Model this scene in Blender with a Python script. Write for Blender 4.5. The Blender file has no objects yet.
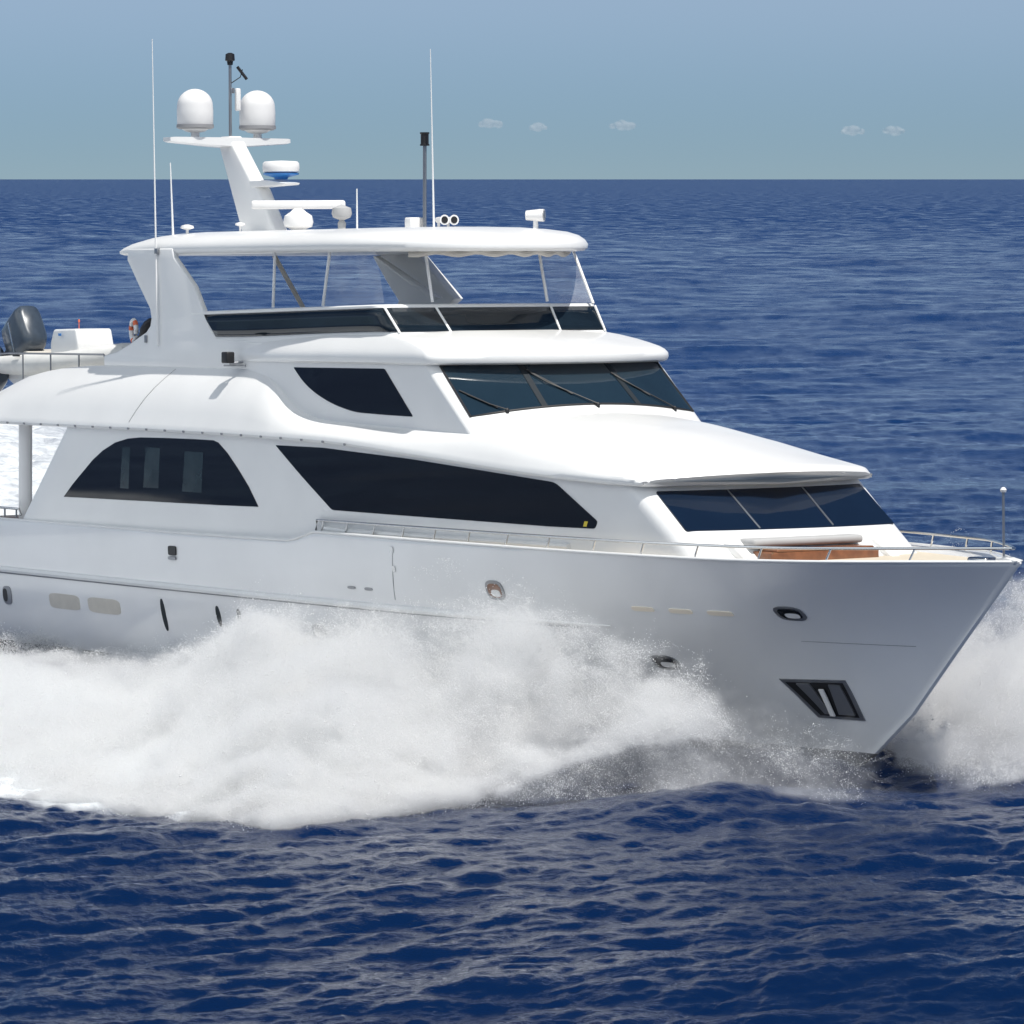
import bpy, bmesh, math, random
import numpy as np
from mathutils import Matrix, Vector

random.seed(7)
rng = np.random.default_rng(11)
scene = bpy.context.scene
COL = scene.collection

# ------------------------------------------------------------------ camera, sky, sun, exposure
F = 4400.0                                   # focal length in pixels of a 1024 px frame
CAM = (73.1537, -51.2451, 10.7339)
YAW = math.radians(35.0)
TILT = math.atan((512 - 179) / F)
cd = bpy.data.cameras.new('camera')
cd.sensor_width = 36.0
cd.lens = F / 1024 * 36.0
cd.clip_start = 1.0
cd.clip_end = 200000.0
cam = bpy.data.objects.new('camera', cd)
COL.objects.link(cam)
dv = Vector((-math.cos(YAW) * math.cos(TILT), math.sin(YAW) * math.cos(TILT), -math.sin(TILT)))
rv = Vector((math.sin(YAW), math.cos(YAW), 0))
uv = rv.cross(dv)
cam.matrix_world = Matrix(((rv.x, uv.x, -dv.x, CAM[0]), (rv.y, uv.y, -dv.y, CAM[1]),
                           (rv.z, uv.z, -dv.z, CAM[2]), (0, 0, 0, 1)))
scene.camera = cam

SUN_EL, SUN_AZ = math.radians(66), math.radians(8)      # azimuth measured from +X towards +Y
SUN_STRENGTH, SKY_STRENGTH, EXPOSURE = 3.75, 0.050, 0.3
FILL_CLOUD_STRENGTH = 1.15
world = bpy.data.worlds.new('World')
scene.world = world
world.use_nodes = True
wn = world.node_tree
wn.nodes.clear()
sky = wn.nodes.new('ShaderNodeTexSky')
sky.sky_type = 'NISHITA'
sky.sun_disc = False
sky.sun_elevation = SUN_EL
sky.sun_rotation = math.radians(90) - SUN_AZ
sky.altitude = 400
sky.air_density = 0.5
sky.dust_density = 0.1
sky.ozone_density = 4.5
bg = wn.nodes.new('ShaderNodeBackground')
bg.inputs['Strength'].default_value = SKY_STRENGTH
wo = wn.nodes.new('ShaderNodeOutputWorld')
wtint = wn.nodes.new('ShaderNodeMix')
wtint.data_type = 'RGBA'; wtint.blend_type = 'MULTIPLY'
wtint.inputs['Factor'].default_value = 1.0
wtint.inputs[7].default_value = (.84, .945, 1.03, 1)
wn.links.new(sky.outputs[0], wtint.inputs[6])
wn.links.new(wtint.outputs[2], bg.inputs[0])
# unseen cloud added as fill light for shaded walls, clear towards the horizon
wt = wn.nodes.new('ShaderNodeTexCoord')
wx = wn.nodes.new('ShaderNodeSeparateXYZ')
wn.links.new(wt.outputs['Generated'], wx.inputs[0])
wz = wn.nodes.new('ShaderNodeMath'); wz.operation = 'ADD'; wz.inputs[1].default_value = .22
wn.links.new(wx.outputs['Z'], wz.inputs[0])
wd = wn.nodes.new('ShaderNodeVectorMath'); wd.operation = 'DIVIDE'
wn.links.new(wt.outputs['Generated'], wd.inputs[0]); wn.links.new(wz.outputs[0], wd.inputs[1])
wno = wn.nodes.new('ShaderNodeTexNoise')
wno.inputs['Scale'].default_value = 1.7; wno.inputs['Detail'].default_value = 8; wno.inputs['Roughness'].default_value = .58
wn.links.new(wd.outputs[0], wno.inputs['Vector'])
def wmap(src, a, b, lo, hi):
    n_ = wn.nodes.new('ShaderNodeMapRange')
    n_.interpolation_type = 'SMOOTHSTEP'
    for k_, v_ in zip(('From Min', 'From Max', 'To Min', 'To Max'), (a, b, lo, hi)):
        n_.inputs[k_].default_value = v_
    wn.links.new(src, n_.inputs['Value'])
    return n_.outputs['Result']
wc = wmap(wno.outputs['Fac'], .36, .54, .1, .95)
wl = wmap(wx.outputs['Z'], .14, .32, 0, 1)
# the fill cloud covers only the starboard-bow half of the sky
wdt = wn.nodes.new('ShaderNodeVectorMath'); wdt.operation = 'DOT_PRODUCT'; wdt.inputs[1].default_value = (.45, -.89, 0)
wn.links.new(wt.outputs['Generated'], wdt.inputs[0])
wside = wmap(wdt.outputs['Value'], -.15, .30, 0, 1)
wlm = wn.nodes.new('ShaderNodeMath'); wlm.operation = 'MULTIPLY'
wn.links.new(wl, wlm.inputs[0]); wn.links.new(wside, wlm.inputs[1])
wl = wlm.outputs[0]
# a little thin haze low down
wv1 = wmap(wx.outputs['Z'], .004, .05, 0, .135)
wv2 = wmap(wx.outputs['Z'], .05, .30, 1, 0)
wvm = wn.nodes.new('ShaderNodeMath'); wvm.operation = 'MULTIPLY'
wn.links.new(wv1, wvm.inputs[0]); wn.links.new(wv2, wvm.inputs[1])
wv = wvm.outputs[0]
wm1 = wn.nodes.new('ShaderNodeMath'); wm1.operation = 'MULTIPLY'
wn.links.new(wc, wm1.inputs[0]); wn.links.new(wl, wm1.inputs[1])
wm2 = wn.nodes.new('ShaderNodeMath'); wm2.operation = 'MAXIMUM'
wn.links.new(wm1.outputs[0], wm2.inputs[0]); wn.links.new(wv, wm2.inputs[1])
bc = wn.nodes.new('ShaderNodeBackground')
bc.inputs['Color'].default_value = (.90, .96, 1.0, 1)
bc.inputs['Strength'].default_value = FILL_CLOUD_STRENGTH
wmx = wn.nodes.new('ShaderNodeMixShader')
wn.links.new(wm2.outputs[0], wmx.inputs[0]); wn.links.new(bg.outputs[0], wmx.inputs[1]); wn.links.new(bc.outputs[0], wmx.inputs[2])
wn.links.new(wmx.outputs[0], wo.inputs[0])

sl = bpy.data.lights.new('sun', 'SUN')
sl.energy = SUN_STRENGTH
sl.angle = math.radians(0.5)
sl.color = (1.0, 0.965, 0.91)
sun = bpy.data.objects.new('sun', sl)
COL.objects.link(sun)
sdir = Vector((math.cos(SUN_EL) * math.cos(SUN_AZ), math.cos(SUN_EL) * math.sin(SUN_AZ), math.sin(SUN_EL)))
sun.rotation_euler = sdir.to_track_quat('Z', 'Y').to_euler()
sun.location = (0, 0, 60)

scene.view_settings.view_transform = 'Standard'
scene.view_settings.look = 'None'
scene.view_settings.exposure = EXPOSURE
scene.view_settings.gamma = 1.0
scene.render.engine = 'CYCLES'
cy = scene.cycles
cy.use_denoising = True
cy.max_bounces = 14
cy.diffuse_bounces = 10
cy.glossy_bounces = 4
cy.transparent_max_bounces = 28
cy.volume_bounces = 9
cy.volume_step_rate = 2.0
cy.caustics_reflective = False
cy.caustics_refractive = False

# ------------------------------------------------------------------ materials
def mat(name, col, rough=0.4, metal=0.0, spec=0.5, coat=0.0, ior=1.5, vary=0.0, vscale=3.0, bump=0.0, bscale=20.0):
    m = bpy.data.materials.new(name)
    m.use_nodes = True
    nt = m.node_tree
    b = nt.nodes['Principled BSDF']
    b.inputs['Base Color'].default_value = (*col, 1)
    b.inputs['Roughness'].default_value = rough
    b.inputs['Metallic'].default_value = metal
    b.inputs['Specular IOR Level'].default_value = spec
    b.inputs['IOR'].default_value = ior
    b.inputs['Coat Weight'].default_value = coat
    b.inputs['Coat Roughness'].default_value = 0.06
    if vary > 0 or bump > 0:
        tc = nt.nodes.new('ShaderNodeTexCoord')
        no = nt.nodes.new('ShaderNodeTexNoise')
        no.inputs['Scale'].default_value = vscale
        no.inputs['Detail'].default_value = 6
        nt.links.new(tc.outputs['Object'], no.inputs['Vector'])
        if vary > 0:
            rp = nt.nodes.new('ShaderNodeValToRGB')
            rp.color_ramp.elements[0].position = 0.3
            rp.color_ramp.elements[1].position = 0.7
            rp.color_ramp.elements[0].color = (*[c * (1 - vary) for c in col], 1)
            rp.color_ramp.elements[1].color = (*[min(1, c * (1 + vary * .4)) for c in col], 1)
            nt.links.new(no.outputs['Fac'], rp.inputs['Fac'])
            nt.links.new(rp.outputs['Color'], b.inputs['Base Color'])
            mr = nt.nodes.new('ShaderNodeMapRange')
            mr.inputs['To Min'].default_value = max(0, rough - .08)
            mr.inputs['To Max'].default_value = min(1, rough + .08)
            nt.links.new(no.outputs['Fac'], mr.inputs['Value'])
            nt.links.new(mr.outputs['Result'], b.inputs['Roughness'])
        if bump > 0:
            n2 = nt.nodes.new('ShaderNodeTexNoise')
            n2.inputs['Scale'].default_value = bscale
            n2.inputs['Detail'].default_value = 3
            nt.links.new(tc.outputs['Object'], n2.inputs['Vector'])
            bp = nt.nodes.new('ShaderNodeBump')
            bp.inputs['Strength'].default_value = 1.0
            bp.inputs['Distance'].default_value = bump
            nt.links.new(n2.outputs['Fac'], bp.inputs['Height'])
            nt.links.new(bp.outputs['Normal'], b.inputs['Normal'])
    return m

M = {}
M['gelcoat'] = mat('white_gelcoat', (.80, .80, .79), .32, coat=.25, vary=.04, vscale=.7)
M['hull'] = mat('hull_gelcoat', (.78, .785, .79), .22, coat=.6, vary=.05, vscale=.5, bump=.0012, bscale=1.2)
M['antifoul'] = mat('antifouling_paint', (.05, .055, .065), .6, vary=.3, vscale=2)
M['glass'] = mat('tinted_glass', (.007, .009, .013), .03, spec=.36)
M['glass_blue'] = mat('tinted_windshield', (.014, .029, .044), .04, ior=1.6, vary=.15, vscale=.8)
M['glass_navy'] = mat('dark_blue_glass', (.006, .014, .032), .04, vary=.15, vscale=.8)
M['gasket'] = mat('black_rubber', (.015, .015, .017), .5)
M['mullion'] = mat('grey_mullion', (.022, .028, .034), .6, spec=.2)
M['steel'] = mat('polished_steel', (.62, .63, .64), .25, metal=1.0)
M['darksteel'] = mat('brushed_steel', (.30, .31, .33), .35, metal=.8)
M['black'] = mat('black_plastic', (.012, .012, .014), .45)
M['beige'] = mat('beige_deck', (.62, .55, .44), .7, vary=.08, vscale=4)
M['teak'] = mat('varnished_teak', (.22, .085, .035), .35, coat=.4, vary=.3, vscale=6)
M['cushion'] = mat('grey_cushion', (.42, .42, .42), .85, vary=.06)
M['canvas'] = mat('beige_canvas', (.55, .52, .47), .85, vary=.1)
M['dome'] = mat('dome_white', (.78, .77, .76), .4, vary=.03)
M['domebase'] = mat('dome_grey_band', (.28, .28, .29), .5)
M['blue'] = mat('radar_blue_band', (.03, .19, .52), .4)
M['cream'] = mat('cream_vent', (.80, .72, .60), .5)
M['tube'] = mat('inflatable_tube', (.66, .66, .64), .6, vary=.08)
M['cowl'] = mat('engine_cowling', (.045, .062, .085), .35, coat=.4, vary=.25, vscale=4)
M['orange'] = mat('orange_cloth', (.75, .17, .08), .7)
M['painted_far_pane'] = mat('painted_far_window', (.024, .040, .047), .12, vary=.3, vscale=1.5)
M['yellow'] = mat('yellow_tape', (.7, .55, .05), .6)

def clear_film(name, alpha, tint):
    m = bpy.data.materials.new(name)
    m.use_nodes = True
    nt = m.node_tree
    nt.nodes.clear()
    o = nt.nodes.new('ShaderNodeOutputMaterial')
    mix = nt.nodes.new('ShaderNodeMixShader')
    tr = nt.nodes.new('ShaderNodeBsdfTransparent')
    pr = nt.nodes.new('ShaderNodeBsdfPrincipled')
    pr.inputs['Base Color'].default_value = (*tint, 1)
    pr.inputs['Roughness'].default_value = .08
    no = nt.nodes.new('ShaderNodeTexNoise')
    no.inputs['Scale'].default_value = 2.2
    tc = nt.nodes.new('ShaderNodeTexCoord')
    nt.links.new(tc.outputs['Object'], no.inputs['Vector'])
    mr = nt.nodes.new('ShaderNodeMapRange')
    mr.inputs['From Min'].default_value = .3
    mr.inputs['From Max'].default_value = .7
    mr.inputs['To Min'].default_value = alpha * .5
    mr.inputs['To Max'].default_value = alpha * 1.5
    nt.links.new(no.outputs['Fac'], mr.inputs['Value'])
    nt.links.new(mr.outputs['Result'], mix.inputs[0])
    nt.links.new(tr.outputs[0], mix.inputs[1])
    nt.links.new(pr.outputs[0], mix.inputs[2])
    nt.links.new(mix.outputs[0], o.inputs[0])
    return m
M['film'] = clear_film('clear_vinyl', .08, (.8, .82, .84))
M['screen'] = mat('smoked_acrylic', (.010, .018, .027), .08, spec=.4, vary=.35, vscale=1.2)

# ------------------------------------------------------------------ helpers
def obj(name, verts, faces, m, parent=None, smooth=True, angle=40, mats=None, mi=None):
    me = bpy.data.meshes.new(name)
    me.from_pydata([tuple(map(float, v)) for v in verts], [], faces)
    bm = bmesh.new()
    bm.from_mesh(me)
    bmesh.ops.recalc_face_normals(bm, faces=bm.faces)
    bm.to_mesh(me)
    bm.free()
    for k in (mats or [m]):
        me.materials.append(M[k] if isinstance(k, str) else k)
    if mi is not None:
        me.polygons.foreach_set('material_index', mi)
    if smooth:
        me.polygons.foreach_set('use_smooth', [True] * len(me.polygons))
        me.set_sharp_from_angle(angle=math.radians(angle))
    o = bpy.data.objects.new(name, me)
    COL.objects.link(o)
    if parent is not None:
        o.parent = parent
    return o

class MB:
    """collects simple shapes that make up ONE mesh"""
    def __init__(s):
        s.v, s.f = [], []
    def add(s, v, f):
        n = len(s.v)
        s.v += [tuple(map(float, p)) for p in v]
        s.f += [tuple(i + n for i in q) for q in f]
        return s
    def rings(s, rings, closed=True, cap=True):
        n = len(rings[0])
        v = [p for r_ in rings for p in r_]
        f = []
        for i in range(len(rings) - 1):
            for j in range(n if closed else n - 1):
                k = (j + 1) % n
                f.append((i * n + j, i * n + k, (i + 1) * n + k, (i + 1) * n + j))
        if cap:
            f.append(tuple(range(n)))
            f.append(tuple((len(rings) - 1) * n + j for j in range(n)))
        return s.add(v, f)
    def tube(s, path, r, n=8):
        path = [Vector(p) for p in path]
        rs = r if isinstance(r, (list, tuple)) else [r] * len(path)
        rg = []
        for i, p in enumerate(path):
            t = (path[min(i + 1, len(path) - 1)] - path[max(i - 1, 0)]).normalized()
            a = Vector((0, 0, 1)) if abs(t.z) < .9 else Vector((1, 0, 0))
            x = t.cross(a).normalized()
            y = t.cross(x)
            rg.append([p + (x * math.cos(2 * math.pi * k / n) + y * math.sin(2 * math.pi * k / n)) * rs[i] for k in range(n)])
        return s.rings(rg)
    def lathe(s, c, prof, n=24):
        c = Vector(c)
        rg = [[c + Vector((r * math.cos(2 * math.pi * k / n), r * math.sin(2 * math.pi * k / n), z)) for k in range(n)] for r, z in prof]
        return s.rings(rg)
    def box(s, c, d, bev=.0, rz=0.0):
        bm = bmesh.new()
        bmesh.ops.create_cube(bm, size=1)
        for v in bm.verts:
            v.co = Vector((v.co.x * d[0], v.co.y * d[1], v.co.z * d[2]))
        if bev > 0:
            bmesh.ops.bevel(bm, geom=list(bm.edges), offset=bev, segments=3, affect='EDGES', profile=.5)
        mt = Matrix.Translation(c) @ Matrix.Rotation(rz, 4, 'Z')
        bm.transform(mt)
        bm.verts.index_update()
        s.add([v.co for v in bm.verts], [[v.index for v in f.verts] for f in bm.faces])
        bm.free()
        return s
    def build(s, name, m, parent=None, **k):
        return obj(name, s.v, s.f, m, parent, **k)

def panel(poly, fn, thick=.02, off=.008, step=.25):
    """a pane cut to a 2-D outline and laid on the surface fn(a, b, offset)"""
    bm = bmesh.new()
    vs = [bm.verts.new((a, b, 0)) for a, b in poly]
    bm.faces.new(vs)
    for ax in (0, 1):
        lo = min(p[ax] for p in poly)
        hi = max(p[ax] for p in poly)
        n = int((hi - lo) / step)
        for k in range(1, n + 1):
            c = lo + (hi - lo) * k / (n + 1)
            co = [0, 0, 0]; no = [0, 0, 0]
            co[ax] = c; no[ax] = 1
            bmesh.ops.bisect_plane(bm, geom=bm.verts[:] + bm.edges[:] + bm.faces[:], plane_co=co, plane_no=no)
    be = [e for e in bm.edges if e.is_boundary]
    r_ = bmesh.ops.extrude_edge_only(bm, edges=be)
    back = {g for g in r_['geom'] if isinstance(g, bmesh.types.BMVert)}
    for v in bm.verts:
        v.co = Vector(fn(v.co.x, v.co.y, off - thick if v in back else off))
    bm.verts.index_update()
    out = ([v.co.copy() for v in bm.verts], [[v.index for v in f.verts] for f in bm.faces])
    bm.free()
    return out

def round_poly(poly, r, n=4):
    out = []
    m_ = len(poly)
    for i in range(m_):
        p, q, s_ = Vector(poly[i - 1]), Vector(poly[i]), Vector(poly[(i + 1) % m_])
        rr = r[i] if isinstance(r, (list, tuple)) else r
        a = q + (p - q).normalized() * min(rr, (p - q).length * .45)
        b = q + (s_ - q).normalized() * min(rr, (s_ - q).length * .45)
        for k in range(n + 1):
            t = k / n
            out.append(tuple(a * (1 - t) ** 2 + q * 2 * t * (1 - t) + b * t * t))
    return out

def prism(poly, y0, y1, bev=.03, fn=None):
    """an x-z outline given thickness along y with rounded edges"""
    bm = bmesh.new()
    a = [bm.verts.new((x, y0, z)) for x, z in poly]
    f = bm.faces.new(a)
    r_ = bmesh.ops.extrude_face_region(bm, geom=[f])
    for g in r_['geom']:
        if isinstance(g, bmesh.types.BMVert):
            g.co.y = y1
    bmesh.ops.recalc_face_normals(bm, faces=bm.faces)
    if bev > 0:
        ed = [e for e in bm.edges if len(e.link_faces) == 2 and e.calc_face_angle(0) > .9]
        bmesh.ops.bevel(bm, geom=ed, offset=bev, segments=3, affect='EDGES', profile=.5)
    bm.verts.index_update()
    out = ([v.co.copy() for v in bm.verts], [[v.index for v in q.verts] for q in bm.faces])
    bm.free()
    return out

def pchip(xs, ys):
    xs, ys = np.array(xs, float), np.array(ys, float)
    h = np.diff(xs)
    dl = np.diff(ys) / h
    m_ = np.zeros(len(xs))
    m_[0], m_[-1] = dl[0], dl[-1]
    for i in range(1, len(xs) - 1):
        if dl[i - 1] * dl[i] > 0:
            w1, w2 = 2 * h[i] + h[i - 1], h[i] + 2 * h[i - 1]
            m_[i] = (w1 + w2) / (w1 / dl[i - 1] + w2 / dl[i])
    def f(x):
        x = np.clip(x, xs[0], xs[-1])
        i = np.clip(np.searchsorted(xs, x) - 1, 0, len(xs) - 2)
        t = (x - xs[i]) / h[i]
        return ((1 + 2 * t) * (1 - t) ** 2 * ys[i] + t * (1 - t) ** 2 * h[i] * m_[i]
                + t * t * (3 - 2 * t) * ys[i + 1] + t * t * (t - 1) * h[i] * m_[i + 1])
    return f

def sstep(a, b, x):
    t = np.clip((x - a) / (b - a), 0, 1)
    return t * t * (3 - 2 * t)

def tag(o, label=None, cat=None, group=None, kind=None):
    if label: o['label'] = label
    if cat: o['category'] = cat
    if group: o['group'] = group
    if kind: o['kind'] = kind
    return o

def empty(name, loc=(0, 0, 0), rot=(0, 0, 0)):
    o = bpy.data.objects.new(name, None)
    o.empty_display_size = .3
    COL.objects.link(o)
    o.location = loc
    o.rotation_euler = rot
    return o

# ------------------------------------------------------------------ sea
def fft_tile(L, N, seed, wind, kmin, kmax, slope, spread=2.0, chop=0.0, pw=4.0):
    g = np.random.default_rng(seed)
    k1 = np.fft.fftfreq(N, L / N) * 2 * np.pi
    kx, ky = np.meshgrid(k1, k1, indexing='ij')
    k = np.hypot(kx, ky)
    k[0, 0] = 1
    S = np.exp(-(kmin / k) ** 2) * np.exp(-(k / kmax) ** 2) / k ** pw
    c = (kx * wind[0] + ky * wind[1]) / k
    S *= (np.abs(c) ** spread) * .92 + .08
    S[0, 0] = 0
    h = np.sqrt(S) * (g.normal(size=(N, N)) + 1j * g.normal(size=(N, N)))
    Z = np.fft.ifft2(h).real
    sx = np.fft.ifft2(1j * kx * np.fft.fft2(Z)).real
    sy = np.fft.ifft2(1j * ky * np.fft.fft2(Z)).real
    sc = slope / math.sqrt((sx ** 2 + sy ** 2).mean())
    Z *= sc
    H = np.fft.fft2(Z)
    Dx = np.fft.ifft2(-1j * kx / k * H).real * chop
    Dy = np.fft.ifft2(-1j * ky / k * H).real * chop
    return L, N, Z, Dx, Dy

def sample(tile, x, y, rot=0.0):
    L, N, Z, Dx, Dy = tile
    c, s_ = math.cos(rot), math.sin(rot)
    a = ((x * c + y * s_) / L * N) % N
    b = ((-x * s_ + y * c) / L * N) % N
    i, j = np.floor(a).astype(int) % N, np.floor(b).astype(int) % N
    fa, fb = a - np.floor(a), b - np.floor(b)
    i2, j2 = (i + 1) % N, (j + 1) % N
    def q(A):
        return (A[i, j] * (1 - fa) + A[i2, j] * fa) * (1 - fb) + (A[i, j2] * (1 - fa) + A[i2, j2] * fa) * fb
    z, dx, dy = q(Z), q(Dx), q(Dy)
    return z, dx * c - dy * s_, dx * s_ + dy * c

def lattice_noise(p, scale, seed, octaves=4, gain=.5):
    """smooth fractal noise 0..1 at points p (n, dims)"""
    g = np.random.default_rng(seed)
    N = 64
    lat = g.random((N, N, N)).astype(np.float32)
    out = np.zeros(len(p), np.float32)
    amp, tot = 1.0, 0.0
    for o_ in range(octaves):
        q = p * scale * 2 ** o_ + 13.7 * o_ + 500
        i = np.floor(q).astype(int)
        f = (q - i).astype(np.float32)
        f = f * f * (3 - 2 * f)
        i %= N
        j = (i + 1) % N
        if p.shape[1] == 2:
            i = np.c_[i, np.full(len(p), o_)]; j = np.c_[j, np.full(len(p), o_)]
            f = np.c_[f, np.zeros(len(p), np.float32)]
        a = 0
        for bx in (0, 1):
            for by in (0, 1):
                for bz in (0, 1):
                    w = (f[:, 0] if bx else 1 - f[:, 0]) * (f[:, 1] if by else 1 - f[:, 1]) * (f[:, 2] if bz else 1 - f[:, 2])
                    a = a + w * lat[(j if bx else i)[:, 0], (j if by else i)[:, 1], (j if bz else i)[:, 2]]
        out += a * amp
        tot += amp
        amp *= gain
    return out / tot

# the bank of spray thrown to starboard: outer foot, hull side, crest height, where the crest lies between them
BANK = np.array([
    (3.98, -16.36, -19.05, -4.70, 1.14, .30), (5.12, -15.38, -17.98, -3.17, 1.17, .30), (6.04, -14.50, -15.54, -2.66, 1.21, .30),
    (7.18, -13.95, -12.67, -2.70, 1.14, .32), (9.13, -13.89, -9.98, -2.72, 1.19, .35), (10.12, -13.70, -8.26, -2.73, 1.59, .40),
    (11.28, -13.43, -6.16, -2.75, 2.13, .45), (12.04, -13.32, -4.94, -2.76, 2.21, .45), (12.13, -12.79, -3.75, -2.77, 2.35, .45),
    (11.75, -11.56, -1.84, -2.77, 2.54, .50), (11.35, -9.89, 0.71, -2.76, 2.73, .50), (11.25, -8.15, 3.45, -2.72, 2.60, .50),
    (11.64, -7.16, 5.42, -2.70, 2.31, .50), (12.44, -6.02, 7.81, -2.58, 1.94, .50), (13.03, -5.17, 9.01, -2.09, 1.58, .50),
    (13.63, -4.32, 9.62, -1.16, 1.19, .50), (14.23, -3.47, 10.67, -0.58, 0.81, .50), (14.82, -2.61, 11.88, -0.16, 0.50, .50)])

def make_sea():
    ang = math.atan2(dv.y, dv.x)
    # distances from the viewer's side of the ship outwards, finer where the ship lies
    ys = np.concatenate([np.arange(1190, 420, -1.0), np.arange(420, 215, -.8), np.arange(215, 181, -.6), [180.6, 180.2, 179.9, 179.7]])
    rad = CAM[2] * F / (ys - 179.0)
    rad = np.concatenate([[2, 15, 30, 42], rad, [120000]])
    half = math.radians(8.6)
    az = np.linspace(-half, half, 860)
    out = half + np.cumsum(np.linspace(.004, .16, 38))
    out = out[out < math.pi - .02]
    az = np.concatenate([-out[::-1], az, out])
    A, R_ = np.meshgrid(ang + az, rad)
    X = (CAM[0] + R_ * np.cos(A)).ravel()
    Y = (CAM[1] + R_ * np.sin(A)).ravel()
    Rf = R_.ravel()
    wind = (math.cos(ang + .35), math.sin(ang + .35))
    tA = fft_tile(83.0, 1024, 1, wind, 1.7, 18, .135, 5.0, .8, 3.55)
    tD = fft_tile(3100.0, 1024, 4, wind, .03, .3, .022, 2.0, 0, 3.6)
    tB = fft_tile(11.3, 512, 2, wind, 4, 70, .125, 2.5, .5, 3.5)
    tC = fft_tile(640.0, 512, 3, wind, .16, 1.2, .045, 3.0, 0)
    zA, xA, yA = sample(tA, X, Y)
    zB, xB, yB = sample(tB, X, Y, .6)
    zC, _, _ = sample(tC, X, Y, -.3)
    # gusts make some stretches of water choppier than others
    P = np.c_[X, Y]
    gust = .55 + .9 * lattice_noise(P, .03, 21, 3)
    sp = Rf ** 2 / (CAM[2] * F)                   # spacing of the mesh at this distance
    fA = 1 - sstep(8, 110, sp)
    fB = 1 - sstep(.2, 1.0, sp)
    fC = 1 - sstep(15, 150, sp)
    zD, _, _ = sample(tD, X, Y, .2)
    Z = zA * gust * fA + zB * gust * fB + zC * fC + zD * sstep(.4, 3, sp) * (1 - sstep(120, 900, sp))
    Xd = X + (xA * fA + xB * fB) * gust
    Yd = Y + (yA * fA + yB * fB) * gust
    # water pushed up by the hull: a swelling off each bow and a turbulent wake
    def bump(cx, cy, rx, ry, rot, h):
        c, s_ = math.cos(rot), math.sin(rot)
        a = ((X - cx) * c + (Y - cy) * s_) / rx
        b = (-(X - cx) * s_ + (Y - cy) * c) / ry
        return h * np.exp(-(a * a + b * b))
    Z = Z + bump(13.0, -4.6, 1.6, 3.0, .25, .42) + bump(13.2, 3.0, 1.6, 3, -.25, .35)
    # the bow wave climbing the forefoot
    hb_ = np.interp(X, [-2, 2, 6, 9, 11, 12.0], [3.0, 2.7, 1.9, 1.1, .45, .05])
    rid = np.exp(-((np.abs(Y) - hb_ - .35) / .7) ** 2) * sstep(1.5, 6, X) * (1 - sstep(10.8, 12.6, X))
    Z = Z + .42 * rid * (.6 + .8 * lattice_noise(P, 1.6, 77, 3))
    # and the trough it leaves along the after part of the hull
    Z = Z - .55 * np.exp(-((np.abs(Y) - 3.3) / 2.2) ** 2) * (1 - sstep(-9, -2, X)) * sstep(-24, -17, X)
    # foam cover 0..1
    back = 12.0 - X
    wake = sstep(0, 12, back) * (1 - sstep(.37, .46, np.abs(Y) / np.maximum(back, .1)))
    wake *= 1 - .35 * sstep(60, 260, back)
    # starboard side: between the outer foot of the spray bank and the hull
    foot = np.interp(X, [-60, -20, 4, 12.2], [-34, -20.5, -15.6, -12.6])
    star = sstep(-1.6, .9, Y - foot + 1.2 * (lattice_noise(P, .8, 5, 4) - .5)) * (1 - sstep(10.2, 12.2, X + (Y + 12) * .12)) * (Y < 0)
    star *= 1 - sstep(4.5, 8.5, X) * sstep(-9.5, -6.5, Y)
    near_hull = sstep(-3.0, -7.5, Y) + sstep(-3.5, 3.0, X)
    star *= np.clip(near_hull, .25, 1)
    port = wake * (Y >= 0)
    foam = np.clip(np.maximum(np.maximum(star, port), .62 * rid), 0, 1)
    n1 = lattice_noise(np.c_[X * .35, Y], .9, 6, 5, .6)
    Z = Z + foam * (n1 - .35) * .55 * (1 - sstep(.5, 3, sp))
    rough = .06 + .09 * sstep(.15, 1.5, sp) + .11 * sstep(1.5, 30, sp)
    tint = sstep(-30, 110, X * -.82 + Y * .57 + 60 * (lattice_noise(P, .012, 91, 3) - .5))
    nr, nc = R_.shape
    V = np.c_[Xd, Yd, Z].astype(np.float32)
    i = np.arange(nr - 1)[:, None] * nc
    j = np.arange(nc - 1)[None, :]
    a = (i + j).ravel()
    Fq = np.c_[a, a + 1, a + nc + 1, a + nc].astype(np.int32)
    me = bpy.data.meshes.new('sea')
    me.vertices.add(len(V))
    me.vertices.foreach_set('co', V.ravel())
    me.loops.add(Fq.size)
    me.loops.foreach_set('vertex_index', Fq.ravel())
    me.polygons.add(len(Fq))
    me.polygons.foreach_set('loop_start', np.arange(0, Fq.size, 4, dtype=np.int32))
    me.polygons.foreach_set('use_smooth', np.ones(len(Fq), bool))
    at = me.attributes.new('foam', 'FLOAT', 'POINT')
    at.data.foreach_set('value', foam.astype(np.float32))
    at = me.attributes.new('chop', 'FLOAT', 'POINT')
    at.data.foreach_set('value', rough.astype(np.float32))
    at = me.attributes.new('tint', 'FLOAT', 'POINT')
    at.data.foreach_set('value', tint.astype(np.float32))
    me.update()
    if me.polygons[len(me.polygons) // 2].normal.z < 0:
        me.flip_normals()
    m = bpy.data.materials.new('sea_water')
    m.use_nodes = True
    nt = m.node_tree
    N = nt.nodes
    Lk = nt.links.new
    b = N['Principled BSDF']
    b.inputs['IOR'].default_value = 1.333
    b.inputs['Specular IOR Level'].default_value = .24
    # shade painted into the near water's base colour, brighter blue farther out
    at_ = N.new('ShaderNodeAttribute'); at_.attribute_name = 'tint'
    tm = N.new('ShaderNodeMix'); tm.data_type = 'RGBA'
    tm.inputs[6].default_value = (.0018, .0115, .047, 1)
    tm.inputs[7].default_value = (.0027, .0265, .106, 1)
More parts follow.
